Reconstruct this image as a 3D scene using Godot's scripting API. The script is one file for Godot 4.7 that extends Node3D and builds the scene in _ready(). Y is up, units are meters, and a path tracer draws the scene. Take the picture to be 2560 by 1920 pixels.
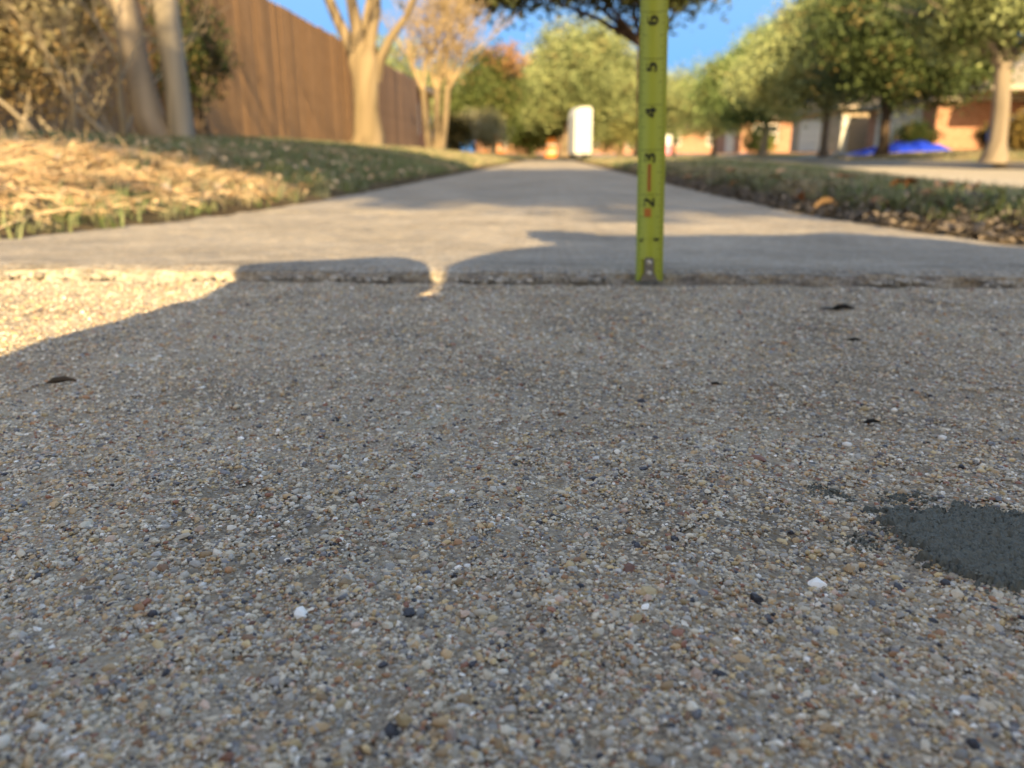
extends Node3D

# ------------------------------------------------------------------ mesh builder
class MB:
	var v := PackedVector3Array()
	var n := PackedVector3Array()
	var c := PackedColorArray()
	var i := PackedInt32Array()
	func vert(p: Vector3, nn: Vector3, col := Color.WHITE) -> int:
		v.append(p); n.append(nn); c.append(col)
		return v.size() - 1
	# counter-clockwise seen from outside; stored clockwise for Godot
	func face(a: int, b: int, d: int) -> void:
		i.append(a); i.append(d); i.append(b)
	func tri(a: Vector3, b: Vector3, d: Vector3, col := Color.WHITE) -> void:
		var nn := (b - a).cross(d - a).normalized()
		face(vert(a, nn, col), vert(b, nn, col), vert(d, nn, col))
	func quad(a: Vector3, b: Vector3, d: Vector3, e: Vector3, col := Color.WHITE) -> void:
		var nn := (b - a).cross(d - a).normalized()
		var k := vert(a, nn, col)
		vert(b, nn, col); vert(d, nn, col); vert(e, nn, col)
		face(k, k + 1, k + 2)
		face(k, k + 2, k + 3)
	func box(at: Vector3, s: Vector3, bs := Basis(), col := Color.WHITE, bevel := 0.0) -> void:
		var h := s * 0.5
		if bevel <= 0.0:
			var p := []
			for k in 8:
				p.append(at + bs * Vector3(h.x * (1 if k & 1 else -1), h.y * (1 if k & 2 else -1), h.z * (1 if k & 4 else -1)))
			quad(p[4], p[5], p[7], p[6], col); quad(p[1], p[0], p[2], p[3], col)
			quad(p[5], p[1], p[3], p[7], col); quad(p[0], p[4], p[6], p[2], col)
			quad(p[6], p[7], p[3], p[2], col); quad(p[0], p[1], p[5], p[4], col)
			return
		# chamfered box: six faces, twelve edges, eight corners
		var pt := func(sx: int, sy: int, sz: int, ax: int) -> Vector3:
			var q := Vector3(sx * (h.x - bevel), sy * (h.y - bevel), sz * (h.z - bevel))
			q[ax] += [sx, sy, sz][ax] * bevel
			return at + bs * q
		for ax in 3:
			for sg in [-1, 1]:
				var u := (ax + 1) % 3
				var w := (ax + 2) % 3
				var q := []
				for st in [[-1, -1], [1, -1], [1, 1], [-1, 1]]:
					var sv := [0, 0, 0]
					sv[ax] = sg; sv[u] = st[0]; sv[w] = st[1]
					q.append(pt.call(sv[0], sv[1], sv[2], ax))
				if sg > 0: quad(q[0], q[1], q[2], q[3], col)
				else: quad(q[3], q[2], q[1], q[0], col)
		for ax in 3:
			var u := (ax + 1) % 3
			var w := (ax + 2) % 3
			for su in [-1, 1]:
				for sw in [-1, 1]:
					var lo := [0, 0, 0]
					var hi := [0, 0, 0]
					lo[ax] = -1; hi[ax] = 1
					lo[u] = su; hi[u] = su; lo[w] = sw; hi[w] = sw
					var a = pt.call(lo[0], lo[1], lo[2], u)
					var b = pt.call(hi[0], hi[1], hi[2], u)
					var d = pt.call(hi[0], hi[1], hi[2], w)
					var e = pt.call(lo[0], lo[1], lo[2], w)
					if su * sw > 0: orient(a, b, d, e, at, col)
					else: orient(a, b, d, e, at, col)
		for sx in [-1, 1]:
			for sy in [-1, 1]:
				for sz in [-1, 1]:
					var a = pt.call(sx, sy, sz, 0)
					var b = pt.call(sx, sy, sz, 1)
					var d = pt.call(sx, sy, sz, 2)
					if (b - a).cross(d - a).dot(a - at) > 0: tri(a, b, d, col)
					else: tri(a, d, b, col)
	func orient(a: Vector3, b: Vector3, d: Vector3, e: Vector3, inside: Vector3, col: Color) -> void:
		if (b - a).cross(d - a).dot((a + d) * 0.5 - inside) > 0: quad(a, b, d, e, col)
		else: quad(e, d, b, a, col)
	# a tapered bent tube; wob makes its surface uneven
	func tube(pts: Array, rad: Array, sides := 8, col := Color.WHITE, wob := 0.0, noise: FastNoiseLite = null, cap := true) -> void:
		var first := v.size()
		var up := Vector3(0.13, 0.05, 1).normalized()
		for k in pts.size():
			var t: Vector3 = (pts[min(k + 1, pts.size() - 1)] - pts[max(k - 1, 0)]).normalized()
			var x := up.cross(t)
			if x.length() < 0.1: x = Vector3.RIGHT.cross(t)
			x = x.normalized()
			var y := t.cross(x)
			for s in sides:
				var a := TAU * s / sides
				var dir := x * cos(a) + y * sin(a)
				var r: float = rad[k]
				var cc := col
				if noise:
					var q: Vector3 = pts[k] + dir * r
					r *= 1.0 + wob * noise.get_noise_3d(q.x * 9.0, q.y * 5.0, q.z * 9.0)
					var m := 1.0 + 0.7 * noise.get_noise_3d(q.x * 12.0, q.y * 5.0, q.z * 12.0)
					cc = Color(col.r * m, col.g * m, col.b * m)
				vert(pts[k] + dir * r, dir, cc)
		for k in pts.size() - 1:
			for s in sides:
				var a := first + k * sides + s
				var b := first + k * sides + (s + 1) % sides
				face(a, b, b + sides)
				face(a, b + sides, a + sides)
		if cap:
			var l := first + (pts.size() - 1) * sides
			var tip: Vector3 = pts[-1]
			var m := vert(tip, (pts[-1] - pts[-2]).normalized(), col)
			for s in sides: face(l + s, l + (s + 1) % sides, m)
			var bt := vert(pts[0], (pts[0] - pts[1]).normalized(), col)
			for s in sides: face(first + (s + 1) % sides, first + s, bt)
	# profile of (radius, height) turned about a vertical axis
	func lathe(at: Vector3, prof: Array, sides := 16, col := Color.WHITE) -> void:
		for k in prof.size() - 1:
			for s in sides:
				var a := TAU * s / sides
				var b := TAU * (s + 1) / sides
				var p: Vector2 = prof[k]
				var q: Vector2 = prof[k + 1]
				quad(at + Vector3(cos(b) * p.x, p.y, sin(b) * p.x), at + Vector3(cos(a) * p.x, p.y, sin(a) * p.x), at + Vector3(cos(a) * q.x, q.y, sin(a) * q.x), at + Vector3(cos(b) * q.x, q.y, sin(b) * q.x), col)
	# a sheet over lists of x and z with its own height and colour
	func sheet(xs: Array, zs: Array, hf: Callable, cf: Callable) -> void:
		var first := v.size()
		var nx := xs.size()
		for zi in zs.size():
			for xi in nx:
				var x: float = xs[xi]
				var z: float = zs[zi]
				var e := 0.003
				var h: float = hf.call(x, z)
				var nn := Vector3(h - hf.call(x + e, z), e, h - hf.call(x, z + e)).normalized()
				vert(Vector3(x, h, z), nn, cf.call(x, z))
		for zi in zs.size() - 1:
			for xi in nx - 1:
				var a := first + zi * nx + xi
				# zs runs from far (negative) to near
				face(a, a + nx, a + nx + 1)
				face(a, a + nx + 1, a + 1)
	func mesh() -> ArrayMesh:
		var arr := []
		arr.resize(Mesh.ARRAY_MAX)
		arr[Mesh.ARRAY_VERTEX] = v; arr[Mesh.ARRAY_NORMAL] = n; arr[Mesh.ARRAY_COLOR] = c; arr[Mesh.ARRAY_INDEX] = i
		var m := ArrayMesh.new()
		m.add_surface_from_arrays(Mesh.PRIMITIVE_TRIANGLES, arr)
		return m

var rng := RandomNumberGenerator.new()
var fine := FastNoiseLite.new()
var M := {}
var used := {}

# ------------------------------------------------------------------ helpers
func numbered(called: String) -> String:
	var k: int = used.get(called, 0)
	used[called] = k + 1
	return called if k == 0 else "%s_%03d" % [called, k]

func obj(called: String, mesh: Mesh, material: Material, parent: Node = null, kind := "") -> MeshInstance3D:
	var o := MeshInstance3D.new()
	o.mesh = mesh
	o.material_override = material
	if parent == null:
		o.name = numbered(called)
		add_child(o, true)
	else:
		var k := 0
		var nm := called
		while parent.has_node(NodePath(nm)):
			k += 1
			nm = "%s_%03d" % [called, k]
		o.name = nm
		parent.add_child(o, true)
	if kind: o.set_meta("kind", kind)
	return o

func part(called: String, mesh: Mesh, material: Material, parent: Node, serial: int) -> MeshInstance3D:
	var o := MeshInstance3D.new()
	o.mesh = mesh
	o.material_override = material
	o.name = called if serial == 0 else "%s_%03d" % [called, serial]
	parent.add_child(o, true)
	return o

func thing(called: String, label: String, category: String, at := Vector3.ZERO, turn := 0.0, group := "") -> Node3D:
	var o := Node3D.new()
	o.name = numbered(called)
	add_child(o, true)
	o.position = at
	o.rotation.y = turn
	tag(o, label, category, group)
	return o

func tag(o: Node, label: String, category: String, group := "") -> void:
	o.set_meta("label", label)
	o.set_meta("category", category)
	if group: o.set_meta("group", group)

func mat(col: Color, rough := 0.8, spec := 0.4, vertex := false) -> StandardMaterial3D:
	var m := StandardMaterial3D.new()
	m.albedo_color = col.linear_to_srgb()
	m.roughness = rough
	m.metallic_specular = spec
	m.vertex_color_use_as_albedo = vertex
	return m

func leafy(amount := 0.35) -> StandardMaterial3D:
	var m := mat(Color.WHITE, 0.6, 0.3, true)
	m.backlight_enabled = true
	m.backlight = Color(amount, amount, amount)
	return m

func noise_tex(freq: float, type: int, ramp: Gradient = null, octaves := 1, ret := -1, sd := 1, size := 1024) -> NoiseTexture2D:
	var f := FastNoiseLite.new()
	f.noise_type = type
	f.frequency = freq
	f.seed = sd
	f.fractal_type = FastNoiseLite.FRACTAL_FBM if octaves > 1 else FastNoiseLite.FRACTAL_NONE
	f.fractal_octaves = octaves
	if ret >= 0: f.cellular_return_type = ret
	var t := NoiseTexture2D.new()
	t.width = size; t.height = size
	t.seamless = true
	t.noise = f
	if ramp: t.color_ramp = ramp
	return t

func ramp(stops: Array, constant := false) -> Gradient:
	var g := Gradient.new()
	var o := PackedFloat32Array()
	var c := PackedColorArray()
	for s in stops:
		o.append(s[0])
		c.append((s[1] as Color).linear_to_srgb())
	g.offsets = o; g.colors = c
	if constant: g.interpolation_mode = Gradient.GRADIENT_INTERPOLATE_CONSTANT
	return g

func scatter(called: String, mesh: Mesh, material: Material, places: Array, colors: Array, parent: Node) -> MultiMeshInstance3D:
	var mm := MultiMesh.new()
	mm.transform_format = MultiMesh.TRANSFORM_3D
	mm.use_colors = true
	mm.mesh = mesh
	mm.instance_count = places.size()
	for k in places.size():
		mm.set_instance_transform(k, places[k])
		mm.set_instance_color(k, colors[k])
	var o := MultiMeshInstance3D.new()
	o.multimesh = mm
	o.material_override = material
	o.set_meta("kind", "stuff")
	if parent == null:
		o.name = numbered(called)
		add_child(o, true)
	else:
		o.name = called
		parent.add_child(o, true)
	return o

func lerp_list(x: float, pts: Array) -> float:
	if x <= pts[0].x: return pts[0].y
	for k in pts.size() - 1:
		if x < pts[k + 1].x:
			var t: float = (x - pts[k].x) / (pts[k + 1].x - pts[k].x)
			return lerpf(pts[k].y, pts[k + 1].y, t)
	return pts[-1].y

func span(a: float, b: float, n: int) -> Array:
	var o := []
	for k in n + 1: o.append(lerpf(a, b, float(k) / n))
	return o

func jit(s: float) -> float:
	return rng.randf_range(-s, s)

func any_turn() -> Basis:
	return Basis.from_euler(Vector3(rng.randf() * TAU, rng.randf() * TAU, rng.randf() * TAU))

# ------------------------------------------------------------------ the lie of the land
const LEFT := -0.68
const RIGHT := 0.54
const JOINT := 0.467
var prof_path := [Vector2(0.46, 0.0085), Vector2(0.6, -0.004), Vector2(0.8, -0.018), Vector2(0.95, -0.028), Vector2(1.5, -0.043), Vector2(2.0, -0.05), Vector2(3.0, -0.054), Vector2(200, -0.054)]
var prof_left := [Vector2(-60, 0.3), Vector2(-6, 0.2), Vector2(-3.75, 0.175), Vector2(-2.4, 0.14), Vector2(-1.6, 0.1), Vector2(-1.1, 0.065), Vector2(-0.85, 0.03), Vector2(-0.66, -0.02)]
var prof_right := [Vector2(0.52, -0.025), Vector2(0.66, 0.008), Vector2(0.9, -0.015), Vector2(1.3, -0.05), Vector2(1.8, -0.088), Vector2(2.12, -0.1), Vector2(2.2, -0.3), Vector2(9.9, -0.3), Vector2(10.0, -0.06), Vector2(11, 0.08), Vector2(14, 0.2), Vector2(60, 0.35)]

func path_y(d: float) -> float:
	return 0.0 if d < JOINT else lerp_list(d, prof_path)

func land(x: float, z: float) -> float:
	var d := -z
	if x < LEFT + 0.02:
		var up := 0.045 * smoothstep(3.0, 7.0, d) * smoothstep(-0.8, -2.2, x)
		var far := -0.02 * smoothstep(8.0, 20.0, d) * smoothstep(-4.0, -0.7, x)
		return lerp_list(x, prof_left) + up + far + path_y(d) * 0.6 * smoothstep(-1.3, -0.7, x) + 0.014 * fine.get_noise_2d(x * 2.2, z * 2.2) * smoothstep(-0.7, -0.9, x)
	if x > RIGHT - 0.02:
		var low := path_y(d) * 0.8 * smoothstep(0.9, 0.5, x)
		var rise := 0.075 * smoothstep(2.8, 6.5, d) * smoothstep(0.7, 1.5, x) * smoothstep(2.2, 1.9, x)
		return lerp_list(x, prof_right) + low + rise + 0.01 * fine.get_noise_2d(x * 2.5, z * 2.5) * smoothstep(0.54, 0.7, x) * smoothstep(2.1, 1.8, x)
	return path_y(d) - 0.09 * (1.0 - smoothstep(21.55, 22.0, d))

func near_height(x: float, z: float) -> float:
	var h := 0.0010 * fine.get_noise_2d(x * 22.0, z * 22.0) + 0.0007 * fine.get_noise_2d(x * 75.0 + 31.0, z * 75.0)
	return h - 0.002 * smoothstep(-0.458, -0.466, z)

func far_height(x: float, z: float) -> float:
	var d := -z
	var chip := 0.5 + 0.5 * fine.get_noise_2d(x * 19.0, 3.3)
	return path_y(d) + 0.0022 * fine.get_noise_2d(x * 4.0 + 9.0, z * 6.0) * smoothstep(0.46, 0.9, d) + 0.0007 * fine.get_noise_2d(x * 40.0, z * 40.0) - (0.0016 + 0.0026 * chip) * smoothstep(0.012 + 0.008 * chip, 0.0, d - JOINT)

# ------------------------------------------------------------------ vegetation
func leaf_clump(n: int, radius: float, length: float, wide: float) -> ArrayMesh:
	var b := MB.new()
	for k in n:
		var at := Vector3(rng.randfn(), rng.randfn() * 0.8, rng.randfn()) * radius * 0.5
		var bs := any_turn()
		var s := rng.randf_range(0.7, 1.25)
		var l := length * s
		var w := wide * s * 0.5
		var g := rng.randf_range(0.75, 1.2)
		var col := Color(g, g, g)
		b.tri(at, at + bs * Vector3(w, 0, l * 0.45), at + bs * Vector3(0, w * 0.4, l), col)
		b.tri(at, at + bs * Vector3(0, w * 0.4, l), at + bs * Vector3(-w, 0, l * 0.45), col)
	return b.mesh()

func blob_places(center: Vector3, rad: Vector3, clumps: int, per: int, spread: float, dark: Color, light: Color, places: Array, colors: Array, size := 1.0) -> void:
	for k in clumps:
		var dir := Vector3(rng.randfn(), rng.randfn(), rng.randfn()).normalized()
		var rr := pow(rng.randf(), 0.42)
		var cc := center + Vector3(dir.x * rad.x, dir.y * rad.y, dir.z * rad.z) * rr
		var tone := rng.randf()
		for j in per:
			var p := cc + Vector3(rng.randfn() * spread, rng.randfn() * spread * 0.7, rng.randfn() * spread)
			var s := size * rng.randf_range(0.7, 1.3)
			places.append(Transform3D(any_turn().scaled(Vector3(s, s, s)), p))
			var t := clampf(tone + jit(0.3), 0, 1)
			var cl := dark.lerp(light, t)
			if rng.randf() < 0.08: cl = cl.lerp(Color(0.3, 0.2, 0.08), 0.5)
			colors.append(cl)

# trunk of bent tubes, limbs that fork towards the crown, a crown of leaf clumps
func tree(label: String, at: Vector3, h_fork: float, r: float, lean: Vector3, blobs: Array, dark: Color, light: Color, bark: Color, leaf: Mesh, group := "", limbs := 5, dens := 1.0) -> Node3D:
	var t := thing("tree", label, "tree", at, 0.0, group)
	var b := MB.new()
	var fork := lean + Vector3(0, h_fork, 0)
	b.tube([Vector3(0, -0.1, 0), Vector3(0, 0.02, 0), lean * 0.12 + Vector3(jit(r * 0.2), h_fork * 0.2, 0), lean * 0.5 + Vector3(jit(r * 0.3), h_fork * 0.55, jit(r * 0.3)), fork, fork + Vector3(0, 0.2, 0)], [r * 1.75, r * 1.5, r * 1.08, r * 0.95, r * 0.9, r * 0.6], 12, bark, 0.18, fine)
	obj("trunk", b.mesh(), M.bark, t)
	var bb := MB.new()
	for k in limbs:
		var bl = blobs[k % blobs.size()]
		var c: Vector3 = bl[0] + Vector3(jit(bl[1].x * 0.7), jit(bl[1].y * 0.5), jit(bl[1].z * 0.7))
		var mid := fork.lerp(c, 0.5) + Vector3(jit(0.2), 0.1 + jit(0.15), jit(0.2))
		bb.tube([fork - Vector3(0, 0.1, 0), fork.lerp(mid, 0.5) + Vector3(jit(0.1), 0, jit(0.1)), mid, mid.lerp(c, 0.6) + Vector3(jit(0.15), jit(0.1), jit(0.15)), c], [r * 0.6, r * 0.45, r * 0.33, r * 0.2, r * 0.07], 6, bark, 0.15, fine)
		for q in 3:
			var s := mid.lerp(c, rng.randf_range(0.0, 0.8))
			var e: Vector3 = s + Vector3(jit(bl[1].x * 0.6), absf(jit(bl[1].y * 0.6)), jit(bl[1].z * 0.6))
			bb.tube([s, s.lerp(e, 0.5) + Vector3(jit(0.1), jit(0.1), jit(0.1)), e], [r * 0.22, r * 0.13, r * 0.04], 5, bark)
	obj("limbs", bb.mesh(), M.bark, t)
	var pl := []
	var cs := []
	for bl in blobs:
		blob_places(bl[0], bl[1], int(bl[2] * dens), 9, bl[3], dark, light, pl, cs)
	scatter("crown", leaf, M.leaf, pl, cs, t)
	return t

func bare_stems(b: MB, from: Vector3, dir: Vector3, length: float, r: float, depth: int, bark: Color, spread: float) -> void:
	var p := from
	var pts := [p]
	var rads := [r]
	var d := dir.normalized()
	var steps := 4
	for k in steps:
		d = (d + Vector3(jit(0.16), 0.05 + jit(0.08), jit(0.16))).normalized()
		p += d * length / steps
		pts.append(p)
		rads.append(r * (1.0 - 0.5 * (k + 1) / steps))
	b.tube(pts, rads, 7 if r > 0.02 else 4, bark, 0.12, fine if r > 0.02 else null)
	if depth <= 0: return
	var kids := 3 if depth > 1 else 4
	for k in kids:
		var a := TAU * (k + rng.randf() * 0.6) / kids
		var side := Vector3(cos(a), 0, sin(a))
		var q: Vector3 = pts[-1] if k < 2 else pts[3]
		bare_stems(b, q, d + side * spread, length * rng.randf_range(0.6, 0.85), r * 0.48, depth - 1, bark, spread)

# ------------------------------------------------------------------ smooth bodies: capsules joined on a grid, meshed as surface nets
func body_mesh(bones: Array, cell: float, k: float, grow: float, col: Color) -> ArrayMesh:
	var lo := Vector3(1e9, 1e9, 1e9)
	var hi := -lo
	for b in bones:
		var rr: float = maxf(b[2], b[3]) + grow + cell * 3
		for p in [b[0], b[1]]:
			lo = lo.min(p - Vector3.ONE * rr)
			hi = hi.max(p + Vector3.ONE * rr)
	var nx := int((hi.x - lo.x) / cell) + 2
	var ny := int((hi.y - lo.y) / cell) + 2
	var nz := int((hi.z - lo.z) / cell) + 2
	var f := PackedFloat32Array()
	f.resize(nx * ny * nz)
	for b in bones:
		var a: Vector3 = b[0]
		var ab: Vector3 = b[1] - a
		var ra: float = b[2] + grow
		var rb: float = b[3] + grow
		var reach := maxf(ra, rb) + cell * 2.5
		var l2 := maxf(ab.length_squared(), 1e-9)
		var mn := ((a.min(b[1]) - Vector3.ONE * reach - lo) / cell).floor()
		var mx := ((a.max(b[1]) + Vector3.ONE * reach - lo) / cell).ceil()
		for z in range(maxi(0, int(mn.z)), mini(nz - 1, int(mx.z)) + 1):
			for y in range(maxi(0, int(mn.y)), mini(ny - 1, int(mx.y)) + 1):
				for x in range(maxi(0, int(mn.x)), mini(nx - 1, int(mx.x)) + 1):
					var p := lo + Vector3(x, y, z) * cell
					var t := clampf((p - a).dot(ab) / l2, 0.0, 1.0)
					var dd := p.distance_to(a + ab * t) - lerpf(ra, rb, t)
					if dd < cell * 2.5: f[(z * ny + y) * nx + x] += exp(-dd / k)
	for q in f.size():
		f[q] = -k * log(f[q]) if f[q] > 1e-12 else cell * 3.0
	var m := MB.new()
	var at := {}
	var off := [0, 1, nx, nx + 1, nx * ny, nx * ny + 1, nx * ny + nx, nx * ny + nx + 1]
	for z in nz - 1:
		for y in ny - 1:
			var row := (z * ny + y) * nx
			for x in nx - 1:
				var q := row + x
				var neg := 0
				for o in off:
					if f[q + o] < 0: neg += 1
				if neg == 0 or neg == 8: continue
				var s := Vector3.ZERO
				var w := 0.0
				for e in [[0, 1], [2, 3], [4, 5], [6, 7], [0, 2], [1, 3], [4, 6], [5, 7], [0, 4], [1, 5], [2, 6], [3, 7]]:
					var fa := f[q + off[e[0]]]
					var fb := f[q + off[e[1]]]
					if (fa < 0) != (fb < 0):
						var t := fa / (fa - fb)
						var pa := Vector3(e[0] & 1, (e[0] >> 1) & 1, e[0] >> 2)
						var pb := Vector3(e[1] & 1, (e[1] >> 1) & 1, e[1] >> 2)
						s += pa.lerp(pb, t)
						w += 1
				var g := Vector3(f[q + 1] - f[q] + f[q + off[7]] - f[q + off[6]], f[q + nx] - f[q] + f[q + off[7]] - f[q + off[5]], f[q + off[4]] - f[q] + f[q + off[7]] - f[q + off[3]])
				at[q] = m.vert(lo + (Vector3(x, y, z) + s / w) * cell, g.normalized(), col)
	for q in at:
		for ax in 3:
			var d: int = [1, nx, nx * ny][ax]
			var u: int = [nx, nx * ny, 1][ax]
			var v: int = [nx * ny, 1, nx][ax]
			if q + d >= f.size() or (f[q] < 0) == (f[q + d] < 0): continue
			if not (at.has(q - u) and at.has(q - v) and at.has(q - u - v)): continue
			var a: int = at[q]
			var b: int = at[q - u]
			var c: int = at[q - u - v]
			var e: int = at[q - v]
			if f[q] < 0:
				m.face(a, b, c); m.face(a, c, e)
			else:
				m.face(a, c, b); m.face(a, e, c)
	return m.mesh()

func _ready() -> void:
	rng.seed = 20240117
	fine.noise_type = FastNoiseLite.TYPE_SIMPLEX
	fine.frequency = 1.0
	fine.fractal_type = FastNoiseLite.FRACTAL_FBM
	fine.fractal_octaves = 3
	camera_and_light()
	materials()
	ground()
	sidewalk()
	road()
	fence()
	houses()
	myrtles()
	trees()
	grass()
	tape_measure()
	debris()
	far_things()
	photographer()

# ------------------------------------------------------------------ camera, sky, sun
func camera_and_light() -> void:
	var cam := Camera3D.new()
	cam.name = "camera"
	add_child(cam)
	cam.position = Vector3(0, 0.0736, 0)
	cam.rotation = Vector3(deg_to_rad(-16.5), deg_to_rad(2.85), 0)
	var lens := CameraAttributesPhysical.new()
	lens.frustum_focal_length = 12.0 / tan(deg_to_rad(52.92) * 0.5)
	lens.frustum_focus_distance = 0.165
	lens.frustum_near = 0.01
	lens.frustum_far = 900.0
	lens.exposure_aperture = lens.frustum_focal_length / 1.4
	cam.attributes = lens
	cam.fov = 52.92
	cam.near = 0.01
	cam.far = 900.0
	cam.current = true
	var w := WorldEnvironment.new()
	w.name = "environment"
	var e := Environment.new()
	e.background_mode = Environment.BG_SKY
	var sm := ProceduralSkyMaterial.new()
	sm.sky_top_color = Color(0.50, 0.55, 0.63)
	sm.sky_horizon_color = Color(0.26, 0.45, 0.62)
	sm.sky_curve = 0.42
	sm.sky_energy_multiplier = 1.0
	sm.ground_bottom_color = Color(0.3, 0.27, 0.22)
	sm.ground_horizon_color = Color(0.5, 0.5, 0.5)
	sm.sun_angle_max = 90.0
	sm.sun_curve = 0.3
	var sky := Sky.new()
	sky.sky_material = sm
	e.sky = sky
	e.tonemap_mode = Environment.TONE_MAPPER_LINEAR
	e.tonemap_exposure = 3.3
	e.sdfgi_enabled = true
	e.ssao_enabled = true
	e.ssil_enabled = true
	w.environment = e
	add_child(w)
	var sun := DirectionalLight3D.new()
	sun.name = "sun"
	sun.light_energy = 1.28
	sun.light_color = Color(1.0, 0.87, 0.64)
	sun.light_angular_distance = 0.5
	sun.shadow_enabled = true
	sun.rotation = Vector3(deg_to_rad(-27.0), deg_to_rad(6.0), 0)
	add_child(sun)

func materials() -> void:
	var grains := ramp([[0.0, Color(0.30, 0.27, 0.22)], [0.2, Color(0.40, 0.36, 0.29)], [0.36, Color(0.34, 0.32, 0.28)], [0.5, Color(0.45, 0.40, 0.32)], [0.62, Color(0.36, 0.26, 0.15)], [0.7, Color(0.43, 0.39, 0.33)], [0.82, Color(0.54, 0.50, 0.43)], [0.9, Color(0.22, 0.20, 0.18)]], true)
	var speck := noise_tex(0.035, FastNoiseLite.TYPE_CELLULAR, grains, 1, FastNoiseLite.RETURN_CELL_VALUE, 5)
	var bumps := noise_tex(0.035, FastNoiseLite.TYPE_CELLULAR, null, 1, FastNoiseLite.RETURN_DISTANCE, 5)
	# near slab: cement paste with the finest sand in it
	var m := mat(Color.WHITE, 0.95, 0.06, true)
	m.albedo_texture = speck
	m.heightmap_enabled = true
	m.heightmap_texture = bumps
	m.heightmap_scale = 0.03
	m.heightmap_flip_texture = true
	m.uv1_triplanar = true
	m.uv1_world_triplanar = true
	m.uv1_scale = Vector3.ONE * 46.0
	M.paste = m
	var m2: StandardMaterial3D = m.duplicate()
	m2.uv1_scale = Vector3.ONE * 17.0
	m2.heightmap_scale = 0.07
	M.concrete = m2
	M.pebble = mat(Color.WHITE, 0.42, 0.5, true)
	M.bark = mat(Color.WHITE, 0.85, 0.2, true)
	M.leaf = leafy(0.5)
	M.grass = leafy(0.4)
	M.straw = mat(Color.WHITE, 0.7, 0.3, true)
	var soil := mat(Color.WHITE, 0.95, 0.1, true)
	soil.heightmap_enabled = true
	soil.heightmap_texture = noise_tex(0.02, FastNoiseLite.TYPE_SIMPLEX, null, 4, -1, 8, 512)
	soil.heightmap_scale = 2.0
	soil.uv1_triplanar = true
	soil.uv1_world_triplanar = true
	soil.uv1_scale = Vector3.ONE * 1.7
	M.soil = soil
	var cedar := mat(Color.WHITE, 0.75, 0.3, true)
	cedar.albedo_texture = noise_tex(0.006, FastNoiseLite.TYPE_SIMPLEX, ramp([[0.0, Color(0.6, 0.56, 0.5)], [0.5, Color(0.95, 0.95, 0.95)], [1.0, Color(1, 1, 1)]]), 5, -1, 12, 512)
	cedar.uv1_triplanar = true
	cedar.uv1_scale = Vector3(9, 0.8, 9)
	M.cedar = cedar
	var brick := mat(Color.WHITE, 0.9, 0.2, false)
	brick.albedo_texture = noise_tex(0.05, FastNoiseLite.TYPE_CELLULAR, ramp([[0.0, Color(0.33, 0.17, 0.11)], [0.5, Color(0.42, 0.22, 0.15)], [1.0, Color(0.46, 0.29, 0.21)]]), 1, FastNoiseLite.RETURN_CELL_VALUE, 21, 512)
	brick.uv1_triplanar = true
	brick.uv1_scale = Vector3(0.3, 0.9, 0.3)
	M.brick = brick
	M.tan_wall = mat(Color(0.38, 0.31, 0.23), 0.9)
	M.trim = mat(Color(0.72, 0.7, 0.66), 0.6)
	var sh := mat(Color.WHITE, 0.95, 0.1)
	sh.albedo_texture = noise_tex(0.06, FastNoiseLite.TYPE_SIMPLEX, ramp([[0.0, Color(0.2, 0.175, 0.14)], [1.0, Color(0.33, 0.29, 0.24)]]), 3, -1, 31, 512)
	sh.uv1_triplanar = true
	sh.uv1_scale = Vector3.ONE * 0.8
	M.shingle = sh
	M.fascia = mat(Color(0.42, 0.36, 0.3), 0.7)
	M.dark_glass = mat(Color(0.03, 0.033, 0.036), 0.3, 0.3)
	M.dark = mat(Color(0.05, 0.035, 0.03), 0.8)
	M.white_paint = mat(Color(0.58, 0.59, 0.57), 0.45)
	M.steel = mat(Color(0.55, 0.53, 0.48), 0.32)
	M.steel.metallic = 1.0
	M.rubber = mat(Color(0.02, 0.02, 0.02), 0.8)

# ------------------------------------------------------------------ ground sheet
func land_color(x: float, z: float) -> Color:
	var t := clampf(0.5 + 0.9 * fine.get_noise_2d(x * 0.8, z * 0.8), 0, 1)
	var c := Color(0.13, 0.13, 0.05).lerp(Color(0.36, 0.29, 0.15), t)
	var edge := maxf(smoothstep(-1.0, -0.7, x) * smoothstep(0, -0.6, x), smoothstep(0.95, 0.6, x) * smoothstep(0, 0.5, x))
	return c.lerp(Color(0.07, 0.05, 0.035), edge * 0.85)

func ground() -> void:
	var b := MB.new()
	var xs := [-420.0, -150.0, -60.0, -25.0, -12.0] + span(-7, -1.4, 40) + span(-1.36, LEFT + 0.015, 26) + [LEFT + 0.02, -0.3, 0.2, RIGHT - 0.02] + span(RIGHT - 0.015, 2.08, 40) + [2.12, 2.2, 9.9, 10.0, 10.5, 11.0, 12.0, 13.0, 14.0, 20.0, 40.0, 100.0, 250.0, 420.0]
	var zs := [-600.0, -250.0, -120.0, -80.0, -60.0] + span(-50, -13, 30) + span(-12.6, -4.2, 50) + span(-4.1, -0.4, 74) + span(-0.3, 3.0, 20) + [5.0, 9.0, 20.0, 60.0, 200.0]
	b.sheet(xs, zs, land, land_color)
	obj("ground", b.mesh(), M.soil, null, "structure")

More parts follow.
